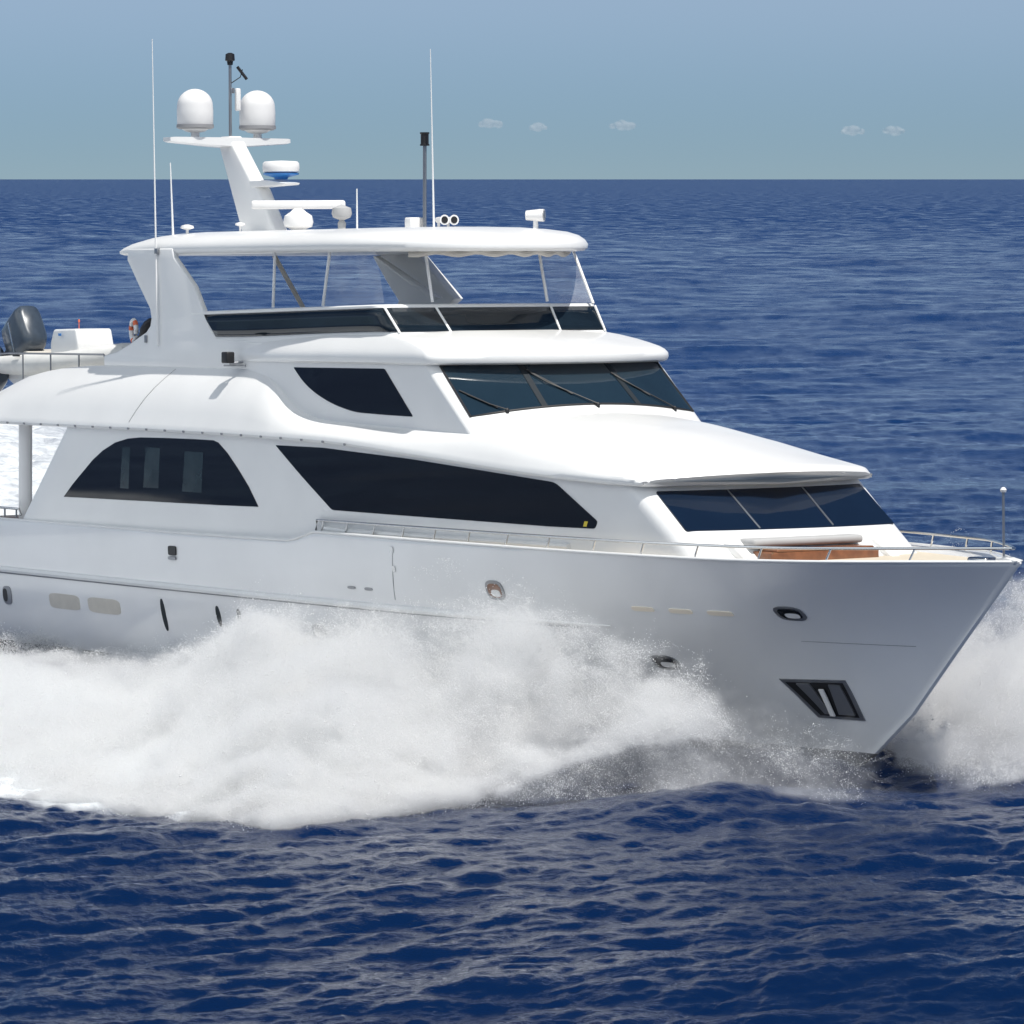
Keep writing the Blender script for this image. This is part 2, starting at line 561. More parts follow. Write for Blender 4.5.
    Lk(at_.outputs['Fac'], tm.inputs['Factor'])
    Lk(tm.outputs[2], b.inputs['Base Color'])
    geo = N.new('ShaderNodeNewGeometry')
    ar = N.new('ShaderNodeAttribute'); ar.attribute_name = 'chop'
    af = N.new('ShaderNodeAttribute'); af.attribute_name = 'foam'
    gn = N.new('ShaderNodeTexNoise'); gn.inputs['Scale'].default_value = .16; gn.inputs['Detail'].default_value = 7
    gn.inputs['Roughness'].default_value = .72
    Lk(geo.outputs['Position'], gn.inputs['Vector'])
    gm = N.new('ShaderNodeMapRange')
    gm.inputs['From Min'].default_value = .38; gm.inputs['From Max'].default_value = .62
    gm.inputs['To Min'].default_value = .35; gm.inputs['To Max'].default_value = 2.1
    Lk(gn.outputs['Fac'], gm.inputs['Value'])
    gx = N.new('ShaderNodeMath'); gx.operation = 'MULTIPLY'
    Lk(gm.outputs['Result'], gx.inputs[0]); Lk(ar.outputs['Fac'], gx.inputs[1])
    Lk(gx.outputs[0], b.inputs['Roughness'])
    n1_ = N.new('ShaderNodeTexNoise'); n1_.inputs['Scale'].default_value = 5.0; n1_.inputs['Detail'].default_value = 5
    n1_.inputs['Roughness'].default_value = .6
    Lk(geo.outputs['Position'], n1_.inputs['Vector'])
    bp = N.new('ShaderNodeBump'); bp.inputs['Distance'].default_value = .035; bp.inputs['Strength'].default_value = .7
    Lk(n1_.outputs['Fac'], bp.inputs['Height'])
    Lk(bp.outputs['Normal'], b.inputs['Normal'])
    # foam: broken lace of bubbles
    mp = N.new('ShaderNodeMapping'); mp.inputs['Scale'].default_value = (.45, 1, 1)
    Lk(geo.outputs['Position'], mp.inputs['Vector'])
    fn = N.new('ShaderNodeTexNoise'); fn.inputs['Scale'].default_value = .9; fn.inputs['Detail'].default_value = 9
    fn.inputs['Roughness'].default_value = .68; fn.inputs['Distortion'].default_value = .8
    Lk(mp.outputs['Vector'], fn.inputs['Vector'])
    ad = N.new('ShaderNodeMath'); ad.operation = 'ADD'
    Lk(fn.outputs['Fac'], ad.inputs[0]); Lk(af.outputs['Fac'], ad.inputs[1])
    mr = N.new('ShaderNodeMapRange')
    mr.inputs['From Min'].default_value = 1.12; mr.inputs['From Max'].default_value = 1.56
    Lk(ad.outputs[0], mr.inputs['Value'])
    fd = N.new('ShaderNodeBsdfPrincipled')
    fd.inputs['Base Color'].default_value = (.70, .73, .75, 1)
    fd.inputs['Roughness'].default_value = .8
    fb = N.new('ShaderNodeBump'); fb.inputs['Distance'].default_value = .12
    Lk(fn.outputs['Fac'], fb.inputs['Height']); Lk(fb.outputs['Normal'], fd.inputs['Normal'])
    mx = N.new('ShaderNodeMixShader')
    Lk(mr.outputs['Result'], mx.inputs[0]); Lk(b.outputs[0], mx.inputs[1]); Lk(fd.outputs[0], mx.inputs[2])
    Lk(mx.outputs[0], N['Material Output'].inputs[0])
    me.materials.append(m)
    o = bpy.data.objects.new('sea', me)
    COL.objects.link(o)
    tag(o, 'dark blue choppy open sea reaching the horizon', 'sea', kind='structure')
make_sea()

# ------------------------------------------------------------------ the yacht
ROLL, PITCH = math.radians(.6), math.radians(1.3)
ROT = (-ROLL, -PITCH, 0)
yacht = empty('motor_yacht', (0, 0, 0), ROT)
tag(yacht, 'large white motor yacht with dark tinted windows speeding through its own bow spray', 'yacht')

# --- hull
g_half = pchip([0, 1.5, 3.4, 5.85, 7.5, 10.5, 13.5, 18, 25, 33], [0, 1.1, 2.27, 2.97, 3.2, 3.37, 3.43, 3.44, 3.40, 3.27])
z_sheer = pchip([-18, -3.2, -2.7, -2.1, 0, 10, 15.6], [3.31, 3.38, 3.45, 3.6, 3.6, 3.61, 3.70])
def stem_x(z): return float(np.interp(z, [-1.15, -.25, 0, .79, 1.77, 3.7], [8.0, 11.2, 11.63, 12.67, 13.63, 15.55]))
_kz = pchip([-1.15, 0, 1, 2.16, 3.0, 3.72], [.26, .30, .39, .57, .78, 1])
_fz = pchip([-1.15, -.25, .3, 1, 2.17, 3.65, 3.8], [.02, .74, .90, .955, .985, 1, 1])
def kz(z): return float(_kz(z))
def fz(z): return float(_fz(z))
def half_at(x, z):
    xs = stem_x(z)
    d_ = max(0.0, xs - x)
    rs = .05 * min(1, d_ / .04)
    return max(rs, float(g_half(d_ * kz(z))) * fz(z))
STERN = -17.4
us = np.linspace(0, 1, 90) ** 1.7
def hull_row(z=None, inset=0.0, dz=0.0, k=0):
    pts = []
    for u_ in us:
        if z is None:
            xs = stem_x(3.70) - (inset * 1.6)
            x = xs + (STERN - xs) * u_
            zz = float(z_sheer(x))
            y = max(0.0, half_at(x, zz + min(0, dz)) - inset)
            if u_ == 0: y = 0
            pts.append((x, y, zz + dz))
        else:
            wz = max(0.0, min(1.0, (z - 2.3) / 1.3))
            xs = stem_x(z + .10 * wz)
            x = xs + (STERN - xs) * u_
            zz = z + (float(z_sheer(x)) - 3.6) * wz
            pts.append((x, 0 if u_ == 0 else half_at(x, zz), zz))
    return [(x, -y, z_) for x, y, z_ in pts[::-1]] + [(x, y, z_) for x, y, z_ in pts[1:]]
rows = [hull_row(None, .16, -.34), hull_row(None, .13, -.02), hull_row(None, .03, .0), hull_row(None, 0, -.03)]
for z in (3.5, 3.25, 2.9, 2.55, 2.17, 1.85, 1.5, 1.15, .8, .5, .30, .0, -.25, -.7, -1.15):
    rows.append(hull_row(z))
nrow = len(rows[0])
hv = [p for r_ in rows for p in r_]
hf, hm = [], []
for i in range(len(rows) - 1):
    for j in range(nrow - 1):
        hf.append((i * nrow + j, i * nrow + j + 1, (i + 1) * nrow + j + 1, (i + 1) * nrow + j))
        xq = hv[i * nrow + j][0]
        hm.append(1 if i >= (13 if xq < 2 else 15) else 0)
hf.append(tuple([i * nrow for i in range(3, len(rows))] + [i * nrow + nrow - 1 for i in range(len(rows) - 1, 2, -1)]))
hm.append(0)
hull = obj('hull', hv, hf, 'hull', yacht, angle=50, mats=['hull', 'antifoul'], mi=hm)

# foredeck and side decks inside the bulwark, beige non-slip
dx_ = np.concatenate([np.linspace(-3.0, 12, 50), np.linspace(12.2, 15.1, 24)])
dk = [(x, s_ * max(.01, half_at(x, float(z_sheer(x)) - .11) - .10), float(z_sheer(x)) - .11) for x in dx_ for s_ in (-1, 1)]
obj('foredeck', dk, [(2 * i, 2 * i + 1, 2 * i + 3, 2 * i + 2) for i in range(len(dx_) - 1)], 'beige', yacht)

def along_hull(x0, x1, z, n=60, out=.0):
    return [(x, -(half_at(x, z) + out), z) for x in np.linspace(x0, x1, n)]
for s_ in (-1, 1):
    p = [(x, -s_ * y, z) for x, y, z in along_hull(-17.2, 6.8, 2.17, 70, .01)]
    MB().tube(p, [.075] * 55 + list(np.linspace(.075, .012, 15)), 8).build('rub_rail', 'gelcoat', hull)
    p = [(x, -s_ * y, z) for x, y, z in along_hull(-17.2, 6.0, 2.10, 70, .012)]
    MB().tube(p, .022, 6).build('rub_strake', 'darksteel', hull)
    p = [(x, -s_ * y, z) for x, y, z in along_hull(10.9, 13.1, 2.08, 20, .0)]
    MB().tube(p, .007, 6).build('knuckle_line', 'darksteel', hull)

def hull_map(side):
    def f(x, z, off):
        e = .02
        y = half_at(x, z)
        gx = (half_at(x + e, z) - half_at(x - e, z)) / (2 * e)
        gz = (half_at(x, z + e) - half_at(x, z - e)) / (2 * e)
        n = Vector((-gx, 1, -gz)).normalized() * off
        return (x + n.x, side * (y + n.y), z + n.z)
    return f
def oval(cx, cz, a, b, n=20, p=2.6, shear=0.0):
    o_ = []
    for k in range(n):
        t = 2 * math.pi * k / n
        c, s_ = math.cos(t), math.sin(t)
        z = b * math.copysign(abs(s_) ** (2 / p), s_)
        o_.append((cx + a * math.copysign(abs(c) ** (2 / p), c) + shear * z, cz + z))
    return o_
for s_ in (-1, 1):
    hm_ = hull_map(s_)
    def fit(name, poly, m, off=.012, parent=hull):
        return obj(name, *panel(poly, hm_, .03, off, .2), m, parent)
    # square black fairlead high on the topsides, with a light below it
    fl = fit('fairlead', oval(-7.77, 2.95, .16, .10, 16, 6), 'black', .03)
    fit('fairlead_lip', oval(-7.77, 2.79, .15, .035, 16, 6), 'darksteel', .045, fl)
    fl = fit('hawse_hole', oval(-15.32, 1.58, .20, .21, 20, 3), 'darksteel', .02)
    fit('hawse_opening', oval(-15.40, 1.58, .10, .15, 16), 'black', .026, fl)
    for cx, w in ((-12.7, .68), (-10.95, .70)):
        fit('vent_plate', oval(cx, 1.575, w, .17, 24, 5), 'canvas', .008)
    for cx, z0, z1 in ((-8.44, 1.17, 1.88), (-6.2, 1.40, 1.85), (-5.37, 1.41, 1.83)):
        fit('vent_slot', oval(cx, (z0 + z1) / 2, .085, (z1 - z0) / 2, 20, 2.4), 'mullion', .006)
    # portlights with steel rims
    for cx, cz, a, b, sh, glass in ((3.96, 2.72, .27, .19, 0, 'teak'), (11.10, 2.62, .27, .13, .0, 'glass'),
                                    (7.61, 1.51, .30, .14, 0, 'glass'), (-2.46, 1.51, .24, .16, 0, 'cushion')):
        fl = fit('portlight', oval(cx, cz, a, b, 24, 3), 'darksteel', .018)
        fit('portlight_pane', oval(cx, cz, a * .76, b * .72, 24, 3), glass, .024, fl)
        fit('portlight_inset', oval(cx + a * .1, cz - b * .25, a * .5, b * .36, 16, 3), 'dome', .029, fl)  # pale oval set low in the pane
    for cx in (7.9, 8.8, 9.68):
        fit('vent_bar', oval(cx, 2.56, .27, .042, 20, 5), 'cream', .016)
    fit('boarding_gate', [(.755, 3.40), (.775, 3.40), (.555, 2.35), (.535, 2.35)], 'darksteel', .004)
    for cz in (3.36, 2.98):
        fit('gate_hinge', oval(.74, cz, .05, .06, 10, 4), 'steel', .02)
    for cx in (-.9, -.3):
        fit('hull_cleat', oval(cx, 2.52, .14, .03, 12, 3), 'darksteel', .012)
    # anchor pocket: dark recess with a steel frame, stock and flukes
    pk = fit('anchor_pocket', [(9.98, 1.32), (11.40, 1.37), (11.54, .62), (10.50, .62)], 'darksteel', .02)
    fit('pocket_recess', [(10.09, 1.27), (11.33, 1.32), (11.44, .67), (10.58, .67)], 'black', .026, pk)
    fit('anchor_fluke', [(10.34, 1.27), (10.62, 1.28), (10.86, .72), (10.72, .72)], 'darksteel', .06, pk)
    fit('anchor_fluke', [(11.02, 1.28), (11.26, 1.28), (11.38, .72), (11.02, .72)], 'darksteel', .05, pk)
    fit('anchor_shank', [(10.80, 1.2), (10.90, 1.2), (10.95, .70), (10.85, .70)], 'dome', .09, pk)

# --- main deckhouse
W_ = pchip([-20, -4, -2, 0, 3, 6, 8.5, 10.5], [3.3, 3.3, 3.27, 3.2, 3.03, 2.86, 2.70, 2.60])
LIP = pchip([-18, -9.7, -5.8, -1.9, 1.1, 5.75, 8.05, 9], [5.50, 5.49, 5.47, 5.41, 5.23, 4.93, 4.86, 4.86])
def front_x(y, z): return 9.14 - 1.41 * (z - 4.03) + .3 * (1 - (y / 2.45) ** 2)
def deck_ring(t):
    half = []
    zn = 3.2 + t * (5.6 - 3.2)
    xa = -14.77 + (zn - 3.41) * .98
    half.append((xa, 0.0, 3.2 + t * (float(LIP(xa)) + .1 - 3.2)))
    half.append((xa, 3.05, half[0][2]))
    for a in (.3, .7):
        half.append((xa + .02 + a * .2, 3.05 + .25 * math.sin(a * math.pi / 2), half[0][2]))
    zf = 3.42 + t * (4.98 - 3.42)
    xe = front_x(2.7, zf)
    for x in np.linspace(xa + .35, xe - .55, 46):
        zb = 3.2 + .22 * float(sstep(0, 4, x))
        half.append((x, float(W_(x)), zb + t * (float(LIP(x)) + .1 - zb)))
    we = float(W_(xe - .55))
    P0, P1, P2 = Vector((xe - .55, we)), Vector((xe + .0, we - .02)), Vector((front_x(we - .42, zf), we - .42))
    for k in range(1, 9):
        q = k / 8
        v = P0 * (1 - q) ** 2 + P1 * 2 * q * (1 - q) + P2 * q * q
        half.append((v.x, v.y, zf))
    for y in np.linspace(we - .42, 0, 12)[1:]:
        half.append((front_x(y, zf), y, zf))
    return [(x, -y, z) for x, y, z in half] + [(x, y, z) for x, y, z in half[-2:0:-1]]
house = MB().rings([deck_ring(t) for t in np.linspace(0, 1, 9)]).build('deckhouse', 'gelcoat', yacht, angle=35)
def house_map(side):
    return lambda x, z, off: (x, side * (float(W_(x)) + off), z)
def house_front(y, z, off): return (front_x(y, z) + off * .6, y, z + off * .8)
moon = [(-12.72, 3.92), (-12.3, 4.22), (-11.85, 4.50), (-11.4, 4.78), (-10.95, 5.0), (-10.4, 5.19), (-9.85, 5.29), (-9.3, 5.33), (-8.2, 5.345),
        (-7.0, 5.35), (-6.25, 5.345), (-6.05, 5.30), (-5.7, 5.1), (-5.3, 4.80), (-4.85, 4.42), (-4.47, 4.01), (-6, 3.985)]
big = round_poly([(-3.78, 5.31), (-2.8, 4.70), (-1.69, 4.05), (5.43, 4.0), (6.74, 4.01), (6.82, 4.15), (5.56, 4.845), (.94, 5.165), (-2, 5.305)],
                 [.04, .3, .08, 0.01, .06, .06, .15, .2, .2])
for s_ in (-1, 1):
    w = obj('saloon_window', *panel(moon, house_map(s_), .03, .010, .3), 'glass', house)
    for a, b, z0, z1 in ((-10.2, -9.83, 4.2, 5.1), (-9.2, -8.55, 4.25, 5.12), (-7.55, -6.75, 4.22, 5.08)):  # far-side windows showing through the glass, painted as pale panels
        obj('painted_far_window_panel', *panel([(a, z0), (b, z0), (b + .08, z1), (a + .12, z1)], house_map(s_), .004, .012, .4), 'painted_far_pane', w)
    bw = obj('galley_window', *panel(big, house_map(s_), .03, .010, .3), 'glass', house)
    obj('tape_mark', *panel([(6.4, 4.04), (6.5, 4.04), (6.54, 4.14), (6.44, 4.14)], house_map(s_), .004, .013), 'yellow', bw)
fw = round_poly([(-2.45, 4.745), (2.45, 4.745), (2.46, 4.02), (-2.46, 4.05)], .05)
w = obj('forward_window', *panel(fw, house_front, .03, .010, .2), 'glass_navy', house)
for y0, y1 in ((-.97, -.95), (.80, .78)):
    MB().tube([house_front(y0 + (y1 - y0) * t, 4.735 - .68 * t, .014) for t in np.linspace(0, 1, 5)], .017, 6).build('window_mullion', 'darksteel', w)

# forward seat at the foot of the front windows: teak surround, grey cushion
sp_ = MB()
sp_.box((10.0, -.22, 3.50), (.8, 2.55, .36), .03)
seat = sp_.build('forward_seat', 'teak', yacht)
MB().box((9.72, -.26, 3.83), (.50, 2.6, .15), .06).build('backrest_cushion', 'cushion', seat)
MB().box((10.12, -.22, 3.70), (.56, 2.3, .05), .02).build('seat_board', 'teak', seat)
for y in (-1.95, 1.42):
    MB().add(*prism([(9.2, 3.38), (10.5, 3.38), (10.45, 3.44), (9.8, 3.82), (9.2, 3.9)], y, y + .2, .04)).build('seat_side', 'gelcoat', seat)

# --- main roof: overhang, fairing, brow and coach roof as one moulding
ZT = pchip([-17.4, -16.7, -16, -15.1, -13.56, -11.8, -8.5, -5.9, -5.3, -4.75, -4.3, -3.9, -3.4, -2.9, -2.4, 0, 2.1, 2.94, 5.05, 6.89, 7.81, 8.05],
           [5.85, 6.12, 6.33, 6.57, 6.77, 6.85, 6.88, 6.87, 6.82, 6.66, 6.42, 6.16, 5.95, 5.85, 5.80, 5.73, 5.70, 5.70, 5.48, 5.21, 5.09, 5.06])
YT = pchip([-17.4, -15, -11, -5.9, -5.2, -4.6, -4.0, -3.4, -2.4, 0, 3, 6.5, 8.05], [2.95, 2.85, 2.75, 2.75, 2.77, 2.90, 3.06, 3.14, 3.13, 3.06, 2.90, 2.77, 2.74])
CB = pchip([-2, 2.5, 5, 7, 8.05], [.25, .40, .33, .2, .10])
def roof_ring(x, dyl=0.0, dzt=0.0, dzl=0.0):
    yl = float(np.interp(x, [-17.4, -16.5, -15, -4, 20], [3.36, 3.43, 3.45, 3.45, 3.45]))
    if x > -4:
        yl = float(W_(x)) + .16
    dyl += .09 * max(0.0, (x - 7.2) / .85) ** 2
    yl -= dyl
    zl, zt, yt = float(LIP(x)) + dzl, float(ZT(x)) + dzt, float(YT(x)) - dyl * .6
    az = min(zl + .16, zt - .09)
    hp = [(0, zl - .02), (yl - .35, zl - .02), (yl - .12, zl - .02), (yl - .03, zl), (yl, zl + .05), (yl - .008, min(zl + .11, az - .01))]
    a, b = Vector((yl - .03, az)), Vector((yt, max(zt - .06, az + .03)))
    n = Vector((b.y - a.y, -(b.x - a.x)))
    for k in range(6):
        t = k / 5
        v = a.lerp(b, t) + n * ((.07 if x < 6 else max(0.0, .07 * (7.6 - x) / 1.6)) * math.sin(math.pi * t))
        hp.append((v.x, v.y))
    if x < -5.0:
        zd = min(6.0, zt - .12)
        hp += [(yt - .04, zt), (yt - .14, zt), (yt - .2, zt - .05), (yt - .24, zd), (yt * .5, zd), (0, zd)]
    else:
        cb = float(CB(x))
        for fr in (.985, .93, .8, .6, .35, 0):
            hp.append((yt * fr, zt + cb * (1 - fr ** 2) - (.02 if fr > .98 else 0)))
    s = max(0.0, min(1.0, (x - 2.5) / 5.55))
    s = s * s * (3 - 2 * s)
    f = lambda y: x + s * .75 * (1 - (y / 2.8) ** 2)
    return [(f(y), -y, z) for y, z in hp] + [(f(y), y, z) for y, z in hp[-2:0:-1]]
xs_ = list(np.concatenate([np.linspace(-17.4, -6, 26), np.linspace(-5.8, -2, 24), np.linspace(-1.7, 7.7, 28), [7.85, 7.97]]))
rr = [roof_ring(x) for x in xs_]
rr += [roof_ring(8.03, .0, -.02, .0), roof_ring(8.09, .015, -.055, .01), roof_ring(8.12, .03, -.095, .03)]
roof = MB().rings(rr).build('boat_deck_roof', 'gelcoat', yacht, angle=38)
for s_ in (-1, 1):
    for k in range(22):
        x = -16.6 + k * .78
        if x < -.5:
            yl = 3.455 if x < -4 else float(W_(x)) + .166
            MB().box((x, s_ * yl, float(LIP(x)) + .03), (.06, .03, .045), .008).build('edge_clip', 'darksteel', roof)
    seam = [(-8.85 + .0 * t, 0, 0) for t in (0, 1)]
    path = []
    for t in np.linspace(0, 1, 6):
        a, b = Vector((3.42, 5.66)), Vector((2.76, 6.81))
        n = Vector((b.y - a.y, -(b.x - a.x)))
        v = a.lerp(b, t) + n * (.07 * math.sin(math.pi * t) + .001)
        path.append((-9.6 + t * .9, s_ * v.x, v.y))
    MB().tube(path, .009, 5).build('roof_seam', 'cushion', roof)

# --- pilothouse
def ph_x(y, z): return 2.49 - 1.18 * (z - 6.02) + .6 * (1 - (y / 2.72) ** 2)
def plan_ring(xa, z, w, fx, rc, zfn=None, ns=24, nf=12, wa=None):
    """closed plan outline: straight sides, rounded front corners, curved front fx(y)"""
    wa = wa or w
    half = [(xa, 0.0), (xa, wa - .12), (xa + .04, wa - .04), (xa + .12, wa)]
    xe = fx(w - rc) - rc * .35
    for x in np.linspace(xa + .3, xe - rc * .6, ns):
        half.append((x, wa + (w - wa) * float(sstep(xa + .3, -2.8, x))))
    P0, P1, P2 = Vector((xe - rc * .6, w)), Vector((fx(w) + rc * .1, w)), Vector((fx(w - rc), w - rc))
    for k in range(1, 9):
        q = k / 8
        v = P0 * (1 - q) ** 2 + P1 * 2 * q * (1 - q) + P2 * q * q
        half.append((v.x, v.y))
    for y in np.linspace(w - rc, 0, nf)[1:]:
        half.append((fx(y), y))
    zf = zfn or (lambda x: z)
    return [(x, -y, zf(x)) for x, y in half] + [(x, y, zf(x)) for x, y in half[-2:0:-1]]
ph = MB().rings([plan_ring(-7.2, z, 2.88, lambda y, z=z: ph_x(y, z), .34, wa=2.70) for z in (5.45, 5.75, 6.0, 6.3, 6.6, 6.9, 7.1)]).build('pilothouse', 'gelcoat', yacht, angle=35)
def ph_side(side): return lambda x, z, off: (x, side * (2.70 + .18 * float(sstep(-6.9, -2.8, x)) + off), z)
def ph_front(y, z, off): return (ph_x(y, z) + off * .65, y, z + off * .76)
pw = round_poly([(-3.77, 6.91), (-.31, 6.925), (.71, 5.985), (-.3, 6.0), (-1.42, 6.03), (-2.2, 6.17), (-2.85, 6.37), (-3.35, 6.60)], [.05, .05, .05, .2, .3, .3, .3, .3])
for s_ in (-1, 1):
    obj('pilothouse_window', *panel(pw, ph_side(s_), .03, .010, .3), 'glass', ph)
# windshield: bottom edge follows the dash, top edge the visor
wsp = [(y, 6.985 + .12 * (1 - (y / 2.68) ** 2)) for y in np.linspace(-2.68, 2.66, 15)] + [(y, 6.01 + .21 * (1 - (y / 2.74) ** 2)) for y in np.linspace(2.74, -2.73, 15)]
ws = obj('windshield', *panel(wsp, ph_front, .03, .010, .2), 'glass_blue', ph)
for y0, y1 in ((-1.08, -1.15), (1.03, 1.15)):
    mb = panel([(y0 - .065, 7.07), (y0 + .065, 7.07), (y1 + .065, 6.19), (y1 - .065, 6.19)], ph_front, .02, .022, .2)
    obj('windshield_mullion', *mb, 'mullion', ws)
gk = [ph_front(y, z, .012) for y, z in wsp + wsp[:1]]
MB().tube(gk, .022, 6).build('windshield_gasket', 'gasket', ws)
for (yb, zb), (ym, zm), (yt_, zt_) in (((-1.98, 6.10), (-2.25, 6.22), (-2.55, 6.42)), ((.06, 6.18), (-.78, 6.62), (-1.0, 6.82)), ((2.14, 6.06), (1.15, 6.62), (1.0, 6.75))):
    wm = MB()
    wm.tube([ph_front(yb, zb, .06), ph_front(ym, zm, .05), ph_front(yt_, zt_, .04)], .014, 6)
    dy, dz = (yt_ - ym), (zt_ - zm)
    wi = wm.build('wiper', 'black', ph)
    MB().tube([ph_front(ym - .02 + .5 * (yb - ym), zm + .5 * (zb - zm), .035), ph_front(yt_ + dy * .3, zt_ + dz * .4, .03)], .018, 6).build('wiper_blade', 'black', wi)
    MB().lathe(ph_front(yb, zb, .0), [(0, -.03), (.04, -.03), (.045, .05), (.025, .08), (0, .08)], 12).build('wiper_motor', 'black', wi)

# pilothouse roof with its forward visor
lv = [(7.01, 2.87, 1.20), (7.015, 2.93, 1.44), (7.05, 2.975, 1.55), (7.12, 2.99, 1.585), (7.20, 2.985, 1.57), (7.27, 2.96, 1.48), (7.33, 2.925, 1.32),
      (7.40, 2.88, 1.02), (7.48, 2.82, .62), (7.56, 2.76, .10), (7.62, 2.70, -.45), (7.67, 2.60, -.80)]
proof = MB().rings([plan_ring(-7.2, z, w, lambda y, x0=x0, w=w: x0 + .75 * (1 - (y / 2.75) ** 2), .45,
                              zfn=(lambda x, z=z: z - max(0, min(1, (-x - 2.4) / 3.5)) * (z - 7.0) * .35), wa=min(2.72, w - .03)) for z, w, x0 in lv]).build('pilothouse_roof', 'gelcoat', yacht, angle=40)

# --- flybridge coaming with smoked wind screen
def cz(x): return 8.16 + (x + .5) * .022
def fb_x(y, z): return -.30 - .9 * (z - 7.66) + .12 * (1 - (y / 2.6) ** 2)
def fb_ring(z, inset, top=False):
    return plan_ring(-8.2, z, 2.73 - inset - .02 * (z - 7.4), lambda y: fb_x(y, z) - inset, .35, zfn=(lambda x: z + cz(x) - 8.16) if top else None)
fly = MB().rings([fb_ring(6.95, 0), fb_ring(7.4, 0), fb_ring(8.13, 0, True), fb_ring(8.15, -.03, True), fb_ring(8.19, -.035, True), fb_ring(8.215, .0, True), fb_ring(8.20, .12, True),
                  fb_ring(7.5, .14), ]).build('flybridge', 'gelcoat', yacht, angle=35)
def fb_path(z, off):
    r_ = plan_ring(-8.2, z, 2.73 - .02 * (z - 7.4) + off, lambda y: fb_x(y, z) + off, .35, ns=24)
    n = (len(r_) + 2) // 2
    st = [p for p in r_[3:n]] + [(p[0], -p[1], p[2]) for p in r_[3:n - 1]][::-1]
    return st
p0, p1 = fb_path(7.66, .014), fb_path(8.13, .014)
def end_trim(pts, xa, n0):
    return pts
scr_v, scr_f = [], []
npt = len(p0)
for k in range(npt):
    b, t = p0[k], p1[k]
    def at(q, xmin): return (max(q[0], xmin), q[1])
    bx, tx = max(b[0], -7.05), max(t[0], -7.58)
    zb_ = 7.52 + .14 * sstep(-7, -.3, bx)
    zt_ = cz(tx) - .03
    for fr in (0, .33, .67, 1):
        scr_v.append((bx + (tx - bx) * fr - .12 * 0, b[1] + (t[1] - b[1]) * fr, zb_ + (zt_ - zb_) * fr))
for k in range(npt - 1):
    for q in range(3):
        scr_f.append((4 * k + q, 4 * k + 4 + q, 4 * k + 5 + q, 4 * k + 1 + q))
screen = obj('wind_screen', scr_v, scr_f, 'screen', yacht, angle=30)
so = screen.modifiers.new('thickness', 'SOLIDIFY'); so.thickness = .012; so.offset = 1
for yb, yt_ in ((-1.36, -1.43), (1.36, 1.43), (-2.55, -2.62), (2.55, 2.62)):
    xb, xt = fb_x(yb, 7.66), fb_x(yt_, 8.15)
    MB().tube([(xb + .04, yb, 7.64), (xt + .04, yt_, 8.15)], .028, 6).build('screen_mullion', 'gelcoat', screen)
for y in (-2.2, -1.95, .9):
    MB().tube([(fb_x(y, 7.7) + .035, y, 7.68), (fb_x(y, 8.1) + .035, y - .05, 8.05)], .008, 5).build('screen_clip', 'steel', screen)
# helm console and seat backs behind the coaming
MB().add(*prism(round_poly([(-2.6, 7.4), (-1.3, 7.4), (-1.25, 8.0), (-1.7, 8.12), (-2.4, 7.9)], .06), -.9, .6, .04)).build('helm_console', 'gelcoat', fly)
for y in (-.7, .5):
    MB().box((-3.3, y, 7.85), (.16, .62, .6), .06).build('helm_seat', 'cushion', fly)

# --- arch legs that carry the hardtop
leg = [(-11.86, 6.84), (-11.86, 7.07), (-11.3, 7.16), (-10.75, 7.32), (-10.37, 7.47), (-10.0, 7.60), (-9.82, 7.74), (-9.77, 7.9), (-9.82, 8.1), (-10.3, 8.62), (-10.80, 9.18), (-10.75, 9.42),
       (-8.85, 9.42), (-8.78, 9.22), (-7.97, 8.6), (-7.56, 8.03), (-7.30, 7.70), (-7.05, 7.50), (-6.5, 7.45), (-4.9, 7.4), (-4.9, 6.84)]
lg = MB().add(*prism(leg, -2.745, -2.60, .035)).build('arch_leg', 'gelcoat', yacht, angle=30)
MB().add(*prism([(-10.95, 6.84), (-8.9, 7.02), (-7.3, 7.5), (-5.7, 8.3), (-7.25, 9.35), (-8.95, 9.25), (-8.4, 8.7), (-7.9, 8.25), (-8.3, 7.8), (-9.6, 7.4), (-10.95, 7.1)], 2.48, 2.745, .035)).build('arch_leg', 'gelcoat', yacht, angle=30)
MB().add(*prism([(-8.45, 9.25), (-8.30, 9.25), (-5.85, 8.32), (-6.1, 8.28)], 2.15, 2.3, .03)).build('arch_brace', 'gelcoat', yacht)
MB().tube([(-11.0, 1.2, 9.26), (-9.8, 1.2, 8.1)], .055, 8).build('ladder_post', 'canvas', yacht)
MB().box((-9.98, -2.76, 7.45), (.10, .03, .16), .01).build('leg_fitting', 'darksteel', lg)

